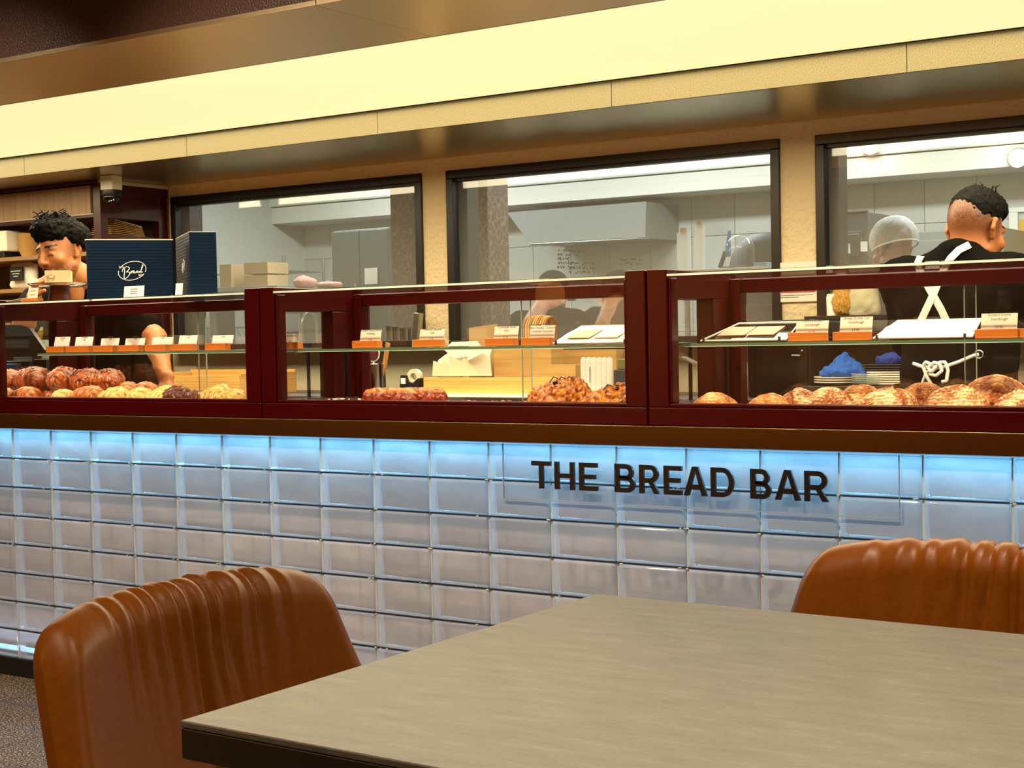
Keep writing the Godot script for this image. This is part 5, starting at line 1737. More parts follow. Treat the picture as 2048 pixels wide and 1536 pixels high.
func cloche_and_boxes() -> void:
	var yt := CASE_Y + 0.384
	# the two blue cartons, standing on the top pane
	var h := W(345, 478, -0.2).y
	var a := WY(172, 478, h)
	var b := WY(345, 478, h)
	var t := thing("blue_gift_box", "wide navy blue box with a white oval logo", "box", Vector3((a.x + b.x) / 2, yt, (a.z + b.z) / 2))
	var wv := (b - a)
	var ln := Vector2(wv.x, wv.z).length()
	t.rotation.y = -atan2(wv.z, wv.x)
	var hh := h - yt
	part("body", MB.new().bb(-ln / 2, ln / 2, 0, hh - 0.003, -0.06, 0.0, 0.002), M.navy_board, t)
	part("lid_edge", MB.new().bb(-ln / 2 - 0.004, ln / 2 + 0.002, hh - 0.004, hh, -0.06, 0.0015), M.box_edge, t)
	logo(t, Vector3(ln * 0.02, hh * 0.46, 0.0015), Vector3.ZERO, ln * 0.32, 1.0, M.logo_white)
	var h2 := W(378, 463, -0.16).y
	var p0 := WY(351, 477, h2)
	var p1 := WY(378, 463, h2)
	var p2 := WY(432, 463, h2)
	t = thing("tall_blue_box", "narrow navy blue box standing open beside the wide one", "box", Vector3(p1.x, yt, p1.z))
	var d0 := p0 - p1
	var d2 := p2 - p1
	d2 = d2.limit_length(0.11)
	var o := PackedVector2Array([Vector2(0, 0), Vector2(d2.x, -d2.z), Vector2(d2.x + d0.x, -d2.z - d0.z), Vector2(d0.x, -d0.z)])
	part("body", MB.new().at(Vector3.ZERO, Vector3(-PI / 2, 0, 0)).prism(o, 0, h2 - yt - 0.002), M.navy_board, t)
	part("lid_edge", MB.new().at(Vector3.ZERO, Vector3(-PI / 2, 0, 0)).prism(o, h2 - yt - 0.002, h2 - yt), M.box_edge, t)
	var fa := atan2(d0.z, -d0.x)
	var mid := d0 * 0.45 + Vector3(0, (h2 - yt) * 0.5, 0)
	var nrm := Vector3(-d0.z, 0, d0.x).normalized()
	if nrm.dot(CAM_AT - p1) < 0.0:
		nrm = -nrm
	logo(t, mid + nrm * 0.0015, Vector3(0, atan2(nrm.x, nrm.z), 0), 0.062, 0.9, M.logo_white)
	# small cards leaning on the boxes
	for e in [[250.0, 289.0, 571.0, 594.0, "white card leaning on the wide navy box"], [353.0, 366.0, 566.0, 591.0, "narrow white card leaning on the narrow navy box"]]:
		var q := W(e[0], e[3], -0.04)
		var r := W(e[1], e[2], -0.04)
		var c := thing("small_card", e[4], "card", Vector3((q.x + r.x) / 2, yt, -0.035))
		part("card", MB.new().at(Vector3.ZERO, Vector3(-0.12, 0, 0)).box(Vector3(0, (r.y - yt) / 2, 0), Vector3(r.x - q.x, r.y - yt, 0.0015)), M.card_paper_white, c)
		if e[1] - e[0] > 30.0:
			for k in 3:
				part("print_line", MB.new().at(Vector3.ZERO, Vector3(-0.12, 0, 0)).box(Vector3(0, (r.y - yt) * (0.72 - 0.2 * k), 0.001), Vector3(0.034, 0.002, 0.0006)), M.card_ink, c)
	# cake stand with a little box on it
	var z := -0.16
	var p := W(120, 600, z)
	t = thing("cake_stand", "silver plate on a dark wooden foot, by the leaning server", "cake stand", Vector3(p.x, yt, z))
	var ph := W(120, 572, z).y - yt
	part("foot", MB.new().lathe([Vector2(0, ph - 0.004), Vector2(0.031, ph - 0.004), Vector2(0.042, 0.004), Vector2(0.042, 0.0), Vector2(0, 0)], 28), M.stand_wood, t)
	part("plate", MB.new().lathe([Vector2(0, ph - 0.004), Vector2(0.075, ph - 0.004), Vector2(0.107, ph + 0.006), Vector2(0.108, ph + 0.009), Vector2(0.104, ph + 0.0085), Vector2(0.075, ph), Vector2(0, ph)], 40), M.plate_silver, t)
	var q := W(98, 566, z)
	var r := W(146, 541, z)
	t = thing("cream_cake_box", "small cream box with a drawn emblem on the silver plate", "box", Vector3((q.x + r.x) / 2, yt + ph + 0.0005, z + 0.01), 0.8)
	part("box", MB.new().bb(-0.044, 0.044, 0, r.y - yt - ph, -0.035, 0.035, 0.002), M.cake_box, t)
	logo(t, Vector3(-0.025, (r.y - yt - ph) * 0.5, 0.0355), Vector3.ZERO, 0.032, 1.0, M.pencil)
	# price card and leaflets at the far left of the case top
	z = -0.06
	p = W(64, 603, z)
	t = thing("counter_tag", "price card on a wooden block in front of the cake stand", "price card", Vector3(p.x, yt, z))
	part("wood_block", MB.new().box(Vector3(0, 0.006, 0), Vector3(0.09, 0.012, 0.026), 0.002), M.tag_wood, t)
	part("card", MB.new().at(Vector3(0.002, 0.011, 0), Vector3(-0.2, 0, 0)).box(Vector3(0, 0.024, 0), Vector3(0.052, 0.048, 0.0012)), M.card_paper, t)
	for k in 3:
		part("print_line", MB.new().at(Vector3(0.002, 0.011, 0), Vector3(-0.2, 0, 0)).box(Vector3(0, 0.04 - 0.013 * k, 0.001), Vector3(0.03, 0.002, 0.0006)), M.red_print, t)
	p = W(35, 600, -0.1)
	t = thing("leaflet_pile", "loose white leaflets lying left of the price card", "leaflets", Vector3(p.x, yt, -0.1), 0.2)
	for k in 4:
		part("leaflet", MB.new().at(Vector3(0.01 * k, 0.002 + 0.004 * k, 0), Vector3(0, 0.15 * k, 0.05 * k)).box(Vector3.ZERO, Vector3(0.09, 0.001, 0.06)), M.paper_bright, t)
	# behind the case's left end: tablet, cup, tumbler, dark printed carton
	z = -0.50
	var o2 := PackedVector2Array()
	p = W(40, 720, z)
	t = thing("till_tablet", "dark till screen seen through the case's end glass", "tablet", Vector3(p.x, 0.9225, z))
	for e in [[-60, 650], [45, 650], [62, 656], [93, 700], [93, 712], [-60, 716]]:
		var w := W(e[0], e[1], z) - t.position
		o2.append(Vector2(w.x, w.y))
	part("screen", MB.new().prism(o2, -0.008, 0.008), M.tablet_shell, t)
	part("stand", MB.new().bb(-0.12, -0.04, 0, 0.16, -0.04, -0.01, 0.003), M.black_plastic, t)
	p = W(76, 660, -0.72)
	t = thing("paper_cup", "small white cup with a yellow drink behind the till screen", "cup", Vector3(p.x, 1.18, -0.72))
	part("cup", MB.new().lathe([Vector2(0, 0), Vector2(0.015, 0), Vector2(0.021, 0.05), Vector2(0.0195, 0.05), Vector2(0, 0.002)], 20), M.paper_bright, t)
	part("drink", MB.new().lathe([Vector2(0, 0.0), Vector2(0.017, 0.002), Vector2(0.0205, 0.036), Vector2(0.0, 0.036)], 20), M.drink_yellow, t)
	var gs := thing("cup_shelf", "small steel shelf behind the till screen", "shelf", Vector3(p.x, 1.178, -0.72))
	part("board", MB.new().bb(-0.12, 0.06, -0.01, 0, -0.05, 0.05, 0.002), M.steel_dull, gs)
	part("bracket", MB.new().bb(-0.11, -0.09, -0.2555, -0.01, -0.04, 0.04, 0.002), M.steel_dull, gs)
	p = W(88, 694, -0.58)
	t = thing("glass_tumbler", "clear glass tumbler at the edge of the till screen", "glass", Vector3(p.x + 0.02, 1.1, -0.58))
	part("glass", MB.new().lathe([Vector2(0, 0), Vector2(0.024, 0), Vector2(0.027, 0.075), Vector2(0.0255, 0.075), Vector2(0.022, 0.004), Vector2(0, 0.004)], 22), M.glass_plate, t)
	var gs2 := thing("tumbler_block", "dark block that carries the glass tumbler", "block", Vector3(p.x + 0.02, 0.9225, -0.58))
	part("block", MB.new().bb(-0.04, 0.04, 0, 0.1772, -0.04, 0.04, 0.003), M.black_plastic, gs2)
	p = W(40, 760, -0.60)
	t = thing("dark_teal_carton", "dark teal carton with a white script logo behind the croissants", "carton", Vector3(p.x, 0.9225, -0.61))
	part("body", MB.new().bb(-0.14, 0.06, 0, W(40, 722, -0.60).y - 0.9225, -0.04, 0.01, 0.003), M.navy_board, t)
	logo(t, W(62, 742, -0.598) - t.position, Vector3.ZERO, 0.055, 1.0, M.logo_white)
	logo(t, W(15, 742, -0.598) - t.position, Vector3.ZERO, 0.055, 1.0, M.logo_white)
	p = W(20, 640, -0.9)
	# pendants over the tables behind the camera, mirrored in the case fronts
	for e in [[1095.0, 588.0, 5.4, 0.0], [1228.0, 622.0, 5.0, 0.0], [1745.0, 488.0, 6.2, -2.43]]:
		var d := ray(e[0], e[1])
		var hit := W(e[0], e[1], e[3])
		var dd := Vector3(d.x, d.y, -d.z)
		var g: Vector3 = hit + dd * (e[2] / dd.z)
		var pt := thing("pendant_lamp", "amber glass globe pendant over a cafe table", "lamp", Vector3(g.x, 2.8, g.z), 0, "amber globe pendants")
		part("cord", MB.new().tube([Vector3.ZERO, Vector3(0, g.y - 2.8 + 0.14, 0)], 0.004, 6), M.black_metal, pt)
		part("globe", MB.new().ball(Vector3(0, g.y - 2.8, 0), Vector3.ONE * 0.105, 14, 22), M.globe_glass, pt)
		part("cap", MB.new().at(Vector3(0, g.y - 2.8 + 0.115, 0)).lathe([Vector2(0, 0.04), Vector2(0.03, 0.04), Vector2(0.05, 0.0), Vector2(0, 0)], 16), M.black_metal, pt)
		var l := OmniLight3D.new()
		l.name = "glow"
		l.light_color = Color(1.0, 0.66, 0.32)
		l.light_energy = 0.9
		l.light_size = 0.1
		l.omni_range = 9.0
		l.omni_attenuation = 2.0
		l.shadow_enabled = true
		pt.add_child(l)
		l.position = Vector3(0, g.y - 2.8, 0)

# ---------------------------------------------------------------- people
func join(into: MB, other: MB, xf: Transform3D) -> void:
	var f := into.v.size()
	for k in other.v.size():
		into.v.append(xf * other.v[k])
		into.n.append((xf.basis * other.n[k]).normalized())
		into.uv.append(Vector2.ZERO)
		into.c.append(other.c[k])
	for k in other.ix:
		into.ix.append(k + f)

# head in its own axes: x to the wearer's left, y up, z out of the face; origin between the ears
func head_mesh(skin: Color, beard: float, fade: float) -> MB:
	var P := [
		[1, Vector3(0, 0.035, -0.012), Vector3(0.074, 0.088, 0.094), 0.0],
		[1, Vector3(0, -0.035, 0.028), Vector3(0.060, 0.082, 0.064), 0.03],
		[1, Vector3(0, -0.098, 0.055), Vector3(0.030, 0.022, 0.028), 0.025],
		[0, Vector3(-0.052, -0.06, 0.0), Vector3(-0.028, -0.1, 0.045), 0.018, 0.016, 0.02],
		[0, Vector3(0.052, -0.06, 0.0), Vector3(0.028, -0.1, 0.045), 0.018, 0.016, 0.02],
		[0, Vector3(-0.038, 0.026, 0.074), Vector3(0.038, 0.026, 0.074), 0.014, 0.014, 0.012],
		[2, Vector3(-0.031, 0.004, 0.103), 0.018, 0.012],
		[2, Vector3(0.031, 0.004, 0.103), 0.018, 0.012],
		[1, Vector3(-0.031, 0.003, 0.076), Vector3(0.015, 0.012, 0.013), 0.003],
		[1, Vector3(0.031, 0.003, 0.076), Vector3(0.015, 0.012, 0.013), 0.003],
		[0, Vector3(0, 0.022, 0.086), Vector3(0, -0.028, 0.108), 0.008, 0.0115, 0.009],
		[1, Vector3(-0.011, -0.033, 0.096), Vector3(0.009, 0.008, 0.01), 0.006],
		[1, Vector3(0.011, -0.033, 0.096), Vector3(0.009, 0.008, 0.01), 0.006],
		[0, Vector3(-0.019, -0.062, 0.083), Vector3(0.019, -0.062, 0.083), 0.0055, 0.0055, 0.005],
		[0, Vector3(-0.016, -0.073, 0.082), Vector3(0.016, -0.073, 0.082), 0.0065, 0.0065, 0.004],
		[1, Vector3(-0.045, -0.025, 0.06), Vector3(0.022, 0.02, 0.02), 0.02],
		[1, Vector3(0.045, -0.025, 0.06), Vector3(0.022, 0.02, 0.02), 0.02]]
	for s in [-1.0, 1.0]:
		P.append([0, Vector3(s * 0.074, 0.022, -0.012), Vector3(s * 0.084, 0.026, -0.022), 0.007, 0.008, 0.006])
		P.append([0, Vector3(s * 0.085, 0.028, -0.024), Vector3(s * 0.084, 0.0, -0.028), 0.007, 0.007, 0.005])
		P.append([0, Vector3(s * 0.084, 0.0, -0.028), Vector3(s * 0.076, -0.028, -0.012), 0.006, 0.007, 0.005])
		P.append([0, Vector3(s * 0.076, 0.01, -0.014), Vector3(s * 0.073, -0.022, -0.010), 0.006, 0.006, 0.006])
	P.append([0, Vector3(0, -0.05, -0.02), Vector3(0, -0.20, -0.045), 0.052, 0.058, 0.03])
	var mb := blob(P, 0.0046)
	var nz := FastNoiseLite.new()
	nz.seed = 2
	nz.frequency = 160.0
	var dark := lin("#120a06")
	for k in mb.v.size():
		var p := mb.v[k]
		var c := skin
		# brows, closed lids, lips, stubble, the shaved sides
		if p.z > 0.055 and absf(p.y - 0.030 - 0.10 * absf(absf(p.x) - 0.034)) < 0.0055 and absf(p.x) > 0.012 and absf(p.x) < 0.054:
			c = dark
		if p.z > 0.06 and absf(p.y + 0.004 + 1.2 * pow(absf(p.x) - 0.031, 2.0) * 10.0) < 0.0024 and absf(absf(p.x) - 0.031) < 0.015:
			c = dark.lerp(skin, 0.15)
		if p.z > 0.07 and p.y < -0.056 and p.y > -0.081 and absf(p.x) < 0.025:
			c = lin("#7a3526")
			if absf(p.y + 0.0675) < 0.002:
				c = lin("#2a0f0a")
		var jaw := smoothstep(-0.035, -0.06, p.y) * smoothstep(-0.03, 0.01, p.z) * smoothstep(-0.15, -0.12, p.y)
		if absf(p.x) < 0.030 and p.y > -0.083 and p.z > 0.06:
			jaw *= 0.0 if p.y > -0.05 or p.y < -0.055 else 1.0
		if p.z > 0.07 and p.y < -0.045 and p.y > -0.056 and absf(p.x) < 0.03:
			jaw = 1.0
		c = c.lerp(lin("#2a1a0e"), jaw * beard * clampf(0.55 + nz.get_noise_3dv(p) * 0.9, 0.0, 1.0))
		var side := smoothstep(-0.055, 0.03, p.y) * smoothstep(0.05, 0.02, p.z) * (1.0 if absf(p.x) < 0.0785 else 0.0)
		c = c.lerp(dark, side * fade * clampf(0.72 + nz.get_noise_3dv(p * 1.3) * 0.45, 0.0, 1.0))
		mb.c[k] = c
	return mb

# a hand from the wrist: dir = along the hand, palm = direction the palm faces, curl 0..1; side +1 puts the thumb on +across
func hand_prims(wrist: Vector3, dir: Vector3, palm: Vector3, curl: float, side: float) -> Array:
	var f := dir.normalized()
	var pn := (palm - f * palm.dot(f)).normalized()
	var ac := f.cross(pn) * side
	var P := [[0, wrist - f * 0.03, wrist + f * 0.01, 0.027, 0.026, 0.0], [0, wrist + f * 0.02 + ac * 0.014, wrist + f * 0.075 + ac * 0.026, 0.02, 0.014, 0.02], [0, wrist + f * 0.02 - ac * 0.014, wrist + f * 0.07 - ac * 0.026, 0.02, 0.013, 0.02], [0, wrist + f * 0.02, wrist + f * 0.078, 0.021, 0.014, 0.02]]
	var ln := [0.040, 0.046, 0.043, 0.033]
	for k in 4:
		var base: Vector3 = wrist + f * (0.082 - 0.004 * absf(k - 1.2)) + ac * (0.028 - 0.0185 * k)
		var d := f
		var seg: float = ln[k]
		for j in 3:
			var ang: float = curl * [0.9, 1.35, 0.9][j]
			d = (d * cos(ang) + pn * sin(ang)).normalized()
			var nx: Vector3 = base + d * seg
			P.append([0, base, nx, 0.0092 - 0.0008 * j, 0.0086 - 0.0009 * j, 0.003])
			base = nx
			seg *= 0.64
			pn = (pn - d * pn.dot(d)).normalized()
		pn = (palm - f * palm.dot(f)).normalized()
	var tb := wrist + f * 0.025 + ac * 0.03
	var td := (f * 0.7 + ac * 0.75 + pn * 0.35 * curl).normalized()
	P.append([0, tb - ac * 0.012, tb + td * 0.03, 0.014, 0.0105, 0.01])
	P.append([0, tb + td * 0.03, tb + td * 0.03 + (td + f * 0.5 + pn * curl * 0.8).normalized() * 0.032, 0.0105, 0.0085, 0.003])
	return P

# o: at, turn, hip (height), lean, side_lean, head_pitch, head_yaw, head_roll, arms [[elbow, wrist, hand_dir, palm, curl], ...] in world points
var shirt_verts := []
# the point of the last shirt seen at a pixel, a little in front of the cloth
func on_shirt(u: float, v: float, lift: float) -> Vector3:
	var d := ray(u, v).normalized()
	var best := INF
	for q in shirt_verts:
		var w: Vector3 = q - CAM_AT
		var l := w.dot(d)
		if l < best and (w - d * l).length_squared() < 0.00025:
			best = l
	if best == INF:
		return W(u, v, -1.1)
	return CAM_AT + d * (best - lift)

func figure(called: String, label: String, o: Dictionary) -> Node3D:
	var t := thing(called, label, "person", o.at, o.turn)
	var inv := t.transform.affine_inverse()
	var skin: Color = o.skin
	var hip := Vector3(0, o.hip, 0)
	var R := Basis.from_euler(Vector3(o.lean, 0, o.get("side_lean", 0.0)))
	var waist: Vector3 = hip + R * Vector3(0, 0.16, 0)
	var chest: Vector3 = hip + R * Vector3(0, 0.36, -0.01)
	var neck: Vector3 = hip + R * Vector3(0, 0.52, -0.02)
	var hb := Basis.from_euler(Vector3(o.head_pitch, o.head_yaw, o.get("head_roll", 0.0)))
	var hc: Vector3 = neck + R * Vector3(0, 0.075, 0.0) + hb * Vector3(0, 0.10, 0.03)
	if o.has("head_at"):
		hc = inv * (o.head_at as Vector3)
	var B := []
	var S := []
	B.append([0, hip, waist, 0.10, 0.09, 0.0])
	B.append([0, waist, chest, 0.09, 0.085, 0.04])
	B.append([0, chest, neck - R * Vector3(0, 0.05, 0), 0.085, 0.055, 0.03])
	B.append([0, neck - Vector3(0, 0.04, 0), hc + hb * Vector3(0, -0.07, -0.02), 0.06, 0.052, 0.04])
	S.append([0, hip, waist, 0.145, 0.135, 0.0])
	S.append([0, hip + R * Vector3(-0.05, 0.0, 0), waist + R * Vector3(-0.05, 0, 0), 0.12, 0.11, 0.05])
	S.append([0, hip + R * Vector3(0.05, 0.0, 0), waist + R * Vector3(0.05, 0, 0), 0.12, 0.11, 0.05])
	S.append([0, waist + R * Vector3(-0.05, 0, 0), chest + R * Vector3(-0.07, 0, 0), 0.11, 0.115, 0.06])
	S.append([0, waist + R * Vector3(0.05, 0, 0), chest + R * Vector3(0.07, 0, 0), 0.11, 0.115, 0.06])
	S.append([0, chest, neck - R * Vector3(0, 0.03, 0), 0.12, 0.072, 0.05])
	var hands := MB.new()
	for k in 2:
		var sd := 1.0 if k == 0 else -1.0
		var sh: Vector3 = hip + R * Vector3(sd * 0.172, 0.43, -0.02)
		if o.arms.size() <= k:
			continue
		var a = o.arms[k]
		var el: Vector3 = inv * (a[0] as Vector3)
		var wr: Vector3 = inv * (a[1] as Vector3)
		if a.size() > 5:
			sh = inv * (a[5] as Vector3)
		B.append([0, chest + R * Vector3(sd * 0.06, 0.06, 0), sh, 0.07, 0.05, 0.03])
		B.append([0, sh, el, 0.054, 0.042, 0.03])
		B.append([0, el, el.lerp(wr, 0.3), 0.043, 0.042, 0.02])
		B.append([0, el.lerp(wr, 0.3), wr, 0.042, 0.027, 0.02])
		S.append([0, neck + R * Vector3(sd * 0.04, -0.06, 0), sh, 0.062, 0.06, 0.05])
		S.append([0, chest + R * Vector3(sd * 0.08, 0, 0), sh, 0.11, 0.064, 0.06])
		S.append([0, sh, sh.lerp(el, o.get("sleeve", 0.62)), 0.062, 0.06, 0.04])
		var hp := hand_prims(wr, t.transform.basis.inverse() * (a[2] as Vector3), t.transform.basis.inverse() * (a[3] as Vector3), a[4], sd)
		join(hands, blob(hp, 0.0042), Transform3D())
	var T := []
	for sd in [-1.0, 1.0]:
		var hj: Vector3 = hip + Vector3(sd * 0.085, -0.02, 0)
		var kn: Vector3 = Vector3(sd * 0.10, o.hip * 0.53, 0.03)
		var an: Vector3 = Vector3(sd * 0.105, 0.07, -0.01)
		B.append([0, hj, kn, 0.085, 0.055, 0.04])
		B.append([0, kn, an, 0.055, 0.038, 0.03])
		B.append([0, an, an + Vector3(0, -0.035, 0.14), 0.04, 0.03, 0.03])
		T.append([0, hj, kn, 0.105, 0.075, 0.04])
		T.append([0, kn, an + Vector3(0, -0.01, 0), 0.075, 0.06, 0.03])
	T.append([0, hip + Vector3(-0.05, 0, 0), hip + Vector3(0.05, 0, 0), 0.125, 0.125, 0.05])
	var body := blob(B, o.get("cell", 0.016))
	for k in body.v.size():
		body.c[k] = skin
	for k in hands.v.size():
		hands.c[k] = skin
	join(body, hands, Transform3D())
	join(body, head_mesh(skin, o.get("beard", 0.0), o.get("fade", 0.0)), Transform3D(hb, hc))
	part("body", body, M.skin, t)
	shirt_verts = []
	var shirt_mb := blob(S, o.get("cell", 0.016), 0.010, 9.0)
	part("shirt", shirt_mb, o.shirt, t)
	for q in shirt_mb.v:
		shirt_verts.append(t.transform * q)
	part("trousers", blob(T, 0.02, 0.008, 9.0), M.trouser, t)
	for sd in [-1.0, 1.0]:
		part("shoe", blob([[0, Vector3(sd * 0.105, 0.045, -0.03), Vector3(sd * 0.115, 0.04, 0.16), 0.047, 0.04, 0.0], [1, Vector3(sd * 0.105, 0.02, 0.06), Vector3(0.048, 0.02, 0.15), 0.02]], 0.012), M.black_plastic, t)
	t.set_meta("head", Transform3D(hb, hc))
	t.set_meta("frame", [hip, waist, chest, neck, R])
	return t

func clean_meta(t: Node3D) -> void:
	t.remove_meta("head")
	t.remove_meta("frame")

func build_people() -> void:
	var warm := lin("#b0703f")
	# the server who leans over the cake stand
	var head := W(122, 506, -0.72)
	var p1 := figure("person", "dark-haired man in a black shirt leaning over the cake stand, eyes down", {
		"at": Vector3(head.x + 0.10, 0, -0.98), "turn": 0.0, "hip": 0.93, "lean": 0.30, "side_lean": 0.05, "head_pitch": 0.16, "head_yaw": 0.02, "head_roll": 0.10, "head_at": head,
		"skin": warm, "beard": 0.85, "fade": 0.35, "shirt": M.shirt_black, "sleeve": 0.8,
		"arms": [[W(311, 676, -0.80), W(333, 768, -0.72), Vector3(0.05, -1, 0.25), Vector3(0, -0.3, -1), 0.25, W(226, 578, -0.86)],
			[W(44, 660, -0.62), W(66, 602, -0.60), Vector3(0.35, 0.9, -0.05), Vector3(0.6, -0.1, -0.8), 0.85, W(75, 610, -0.86)]]})
	var hx: Transform3D = p1.get_meta("head")
	part("hair", curly_hair(hx), M.hair, p1)
	clean_meta(p1)
	# the server at the back counter, seen from behind
	var z2 := -1.32
	var h2 := W(1950, 464, z2)
	var p2 := figure("person", "man seen from behind in a black shirt with crossed white apron straps", {
		"at": Vector3(h2.x - 0.03, 0, z2 + 0.09), "turn": PI, "hip": 0.868, "lean": 0.08, "head_pitch": 0.26, "head_yaw": -0.35, "head_at": h2,
		"skin": lin("#a8663a"), "beard": 0.0, "fade": 0.95, "shirt": M.shirt_black, "sleeve": 0.9, "cell": 0.015,
		"arms": [[Vector3(h2.x - 0.24, 1.10, z2 - 0.08), Vector3(h2.x - 0.20, 0.98, z2 - 0.36), Vector3(0.2, -0.3, -1), Vector3(0, -1, 0.2), 0.4],
			[Vector3(h2.x + 0.26, 1.10, z2 - 0.04), Vector3(h2.x + 0.20, 0.98, z2 - 0.30), Vector3(-0.2, -0.3, -1), Vector3(0, -1, 0.2), 0.4]]})
	hx = p2.get_meta("head")
	part("hair", short_hair(hx), M.hair, p2)
	apron(p2)
	clean_meta(p2)
	# kitchen staff behind the glass
	for e in [[1102.0, 590.0, "cook in a black cap bending forward below the tiles", 0.1], [1236.0, 594.0, "cook in a black cap beside the hood, half hidden by the case post", -0.25]]:
		var k := -3.75 if e[3] > 0.0 else -3.3
		var hc := W(e[0], e[1], k)
		var c := figure("person", e[2], {"at": Vector3(hc.x, 0, k + 0.12), "turn": PI + e[3], "hip": 0.80, "lean": 0.28, "head_pitch": 0.45, "head_yaw": -0.5 if e[3] > 0.0 else 0.2, "head_at": hc,
			"skin": lin("#9a6a48"), "shirt": M.shirt_kitchen, "cell": 0.022, "sleeve": 0.7,
			"arms": [[Vector3(hc.x - 0.19, 1.04, k - 0.12), Vector3(hc.x - 0.14, 1.0, k - 0.34), Vector3(0.2, -0.2, -1), Vector3(0, -1, 0), 0.4], [Vector3(hc.x + 0.19, 1.04, k - 0.12), Vector3(hc.x + 0.14, 1.0, k - 0.34), Vector3(-0.2, -0.2, -1), Vector3(0, -1, 0), 0.4]]})
		hx = c.get_meta("head")
		part("cap", cap_mesh(hx), M.shirt_kitchen, c)
		clean_meta(c)
	var h3 := W(1785, 500, -3.2)
	var c3 := figure("person", "kitchen worker wearing a white hairnet behind the right-hand window", {"at": Vector3(h3.x, 0, -3.25), "turn": -PI / 2 - 0.6, "hip": 0.9, "lean": 0.12, "head_pitch": 0.25, "head_yaw": 0.0, "head_at": h3,
		"skin": lin("#8f6244"), "shirt": M.shirt_kitchen, "cell": 0.022, "sleeve": 0.7, "fade": 0.8, "arms": []})
	hx = c3.get_meta("head")
	part("hair", blob([[1, hx * Vector3(0, 0.045, -0.02), Vector3(0.082, 0.09, 0.082), 0.0]], 0.012), M.hair, c3)
	var net := MB.new()
	var pts := []
	var nz := FastNoiseLite.new()
	nz.frequency = 14.0
	for i in 17:
		var a := PI * 0.62 * i / 16
		for j in 48:
			var w := TAU * j / 48
			var d := Vector3(sin(a) * cos(w), cos(a), sin(a) * sin(w))
			var r := 1.0 + 0.03 * sin(w * 24.0) * sin(a) + 0.05 * nz.get_noise_3dv(d)
			pts.append(hx * (Vector3(0, 0.045, -0.022) + d * Vector3(0.104, 0.104, 0.118) * r))
	net.grid(pts, 17, 48, true, false, hx * Vector3(0, 0.04, 0))
	part("hairnet", net, M.hairnet, c3)
	var rim := []
	for j in 40:
		rim.append(pts[16 * 48 + (j * 48) / 40])
	part("hairnet_band", MB.new().tube(rim, 0.004, 6, true), M.strap_white, c3)
	clean_meta(c3)

func curly_hair(hx: Transform3D) -> MB:
	var rng := RandomNumberGenerator.new()
	rng.seed = 11
	var P := [[1, Vector3(0, 0.075, -0.025), Vector3(0.084, 0.075, 0.095), 0.0], [1, Vector3(0, 0.095, 0.05), Vector3(0.075, 0.045, 0.05), 0.03], [0, Vector3(-0.065, 0.05, -0.05), Vector3(0.065, 0.05, -0.05), 0.05, 0.05, 0.03]]
	for k in 46:
		var w := rng.randf() * TAU
		var a := rng.randf_range(0.0, 1.15)
		var d := Vector3(sin(a) * cos(w), cos(a), sin(a) * sin(w))
		var p := Vector3(0, 0.075, 0.0) + d * Vector3(0.082, 0.072, 0.10)
		var q := p + Vector3(rng.randf_range(-0.02, 0.02), rng.randf_range(-0.006, 0.014), rng.randf_range(0.0, 0.03))
		P.append([0, p, q, rng.randf_range(0.010, 0.017), rng.randf_range(0.006, 0.011), 0.008])
	for k in P.size():
		P[k][1] = hx * P[k][1]
		if P[k][0] == 0:
			P[k][2] = hx * P[k][2]
	var mb := blob(P, 0.0055, 0.012, 45.0)
	# loose curls
	for k in 16:
		var w := rng.randf() * TAU
		var c := hx * (Vector3(0, 0.14, 0.02) + Vector3(cos(w) * 0.06, rng.randf_range(-0.01, 0.02), sin(w) * 0.07))
		var path := []
		for i in 9:
			var s := i / 8.0 * 5.0
			path.append(c + Vector3(cos(s + w) * 0.011, i * 0.0028, sin(s + w) * 0.011))
		mb.col = Color.WHITE
		mb.tube(path, 0.0022, 5)
	return mb

func short_hair(hx: Transform3D) -> MB:
	var P := [[1, hx * Vector3(0, 0.064, -0.014), Vector3(0.078, 0.078, 0.084), 0.0], [1, hx * Vector3(0, 0.085, 0.045), Vector3(0.062, 0.05, 0.05), 0.03]]
	var mb := blob(P, 0.006, 0.007, 80.0)
	var rng := RandomNumberGenerator.new()
	rng.seed = 21
	for k in 26:
		var w := rng.randf() * TAU
		var b := Vector3(cos(w) * 0.045 * rng.randf(), 0.128, 0.01 + sin(w) * 0.06 * rng.randf())
		mb.tube([hx * b, hx * (b + Vector3(rng.randf_range(-0.012, 0.012), 0.016, rng.randf_range(-0.01, 0.01))), hx * (b + Vector3(rng.randf_range(-0.02, 0.02), 0.022, rng.randf_range(-0.02, 0.015)))], [0.0025, 0.002, 0.0008], 5)
	return mb

func cap_mesh(hx: Transform3D) -> MB:
	return blob([[1, hx * Vector3(0, 0.06, -0.012), Vector3(0.086, 0.082, 0.1), 0.0], [0, hx * Vector3(-0.04, 0.05, 0.1), hx * Vector3(0.04, 0.05, 0.1), 0.018, 0.018, 0.02], [0, hx * Vector3(-0.03, 0.042, 0.14), hx * Vector3(0.03, 0.042, 0.14), 0.012, 0.012, 0.02]], 0.010)

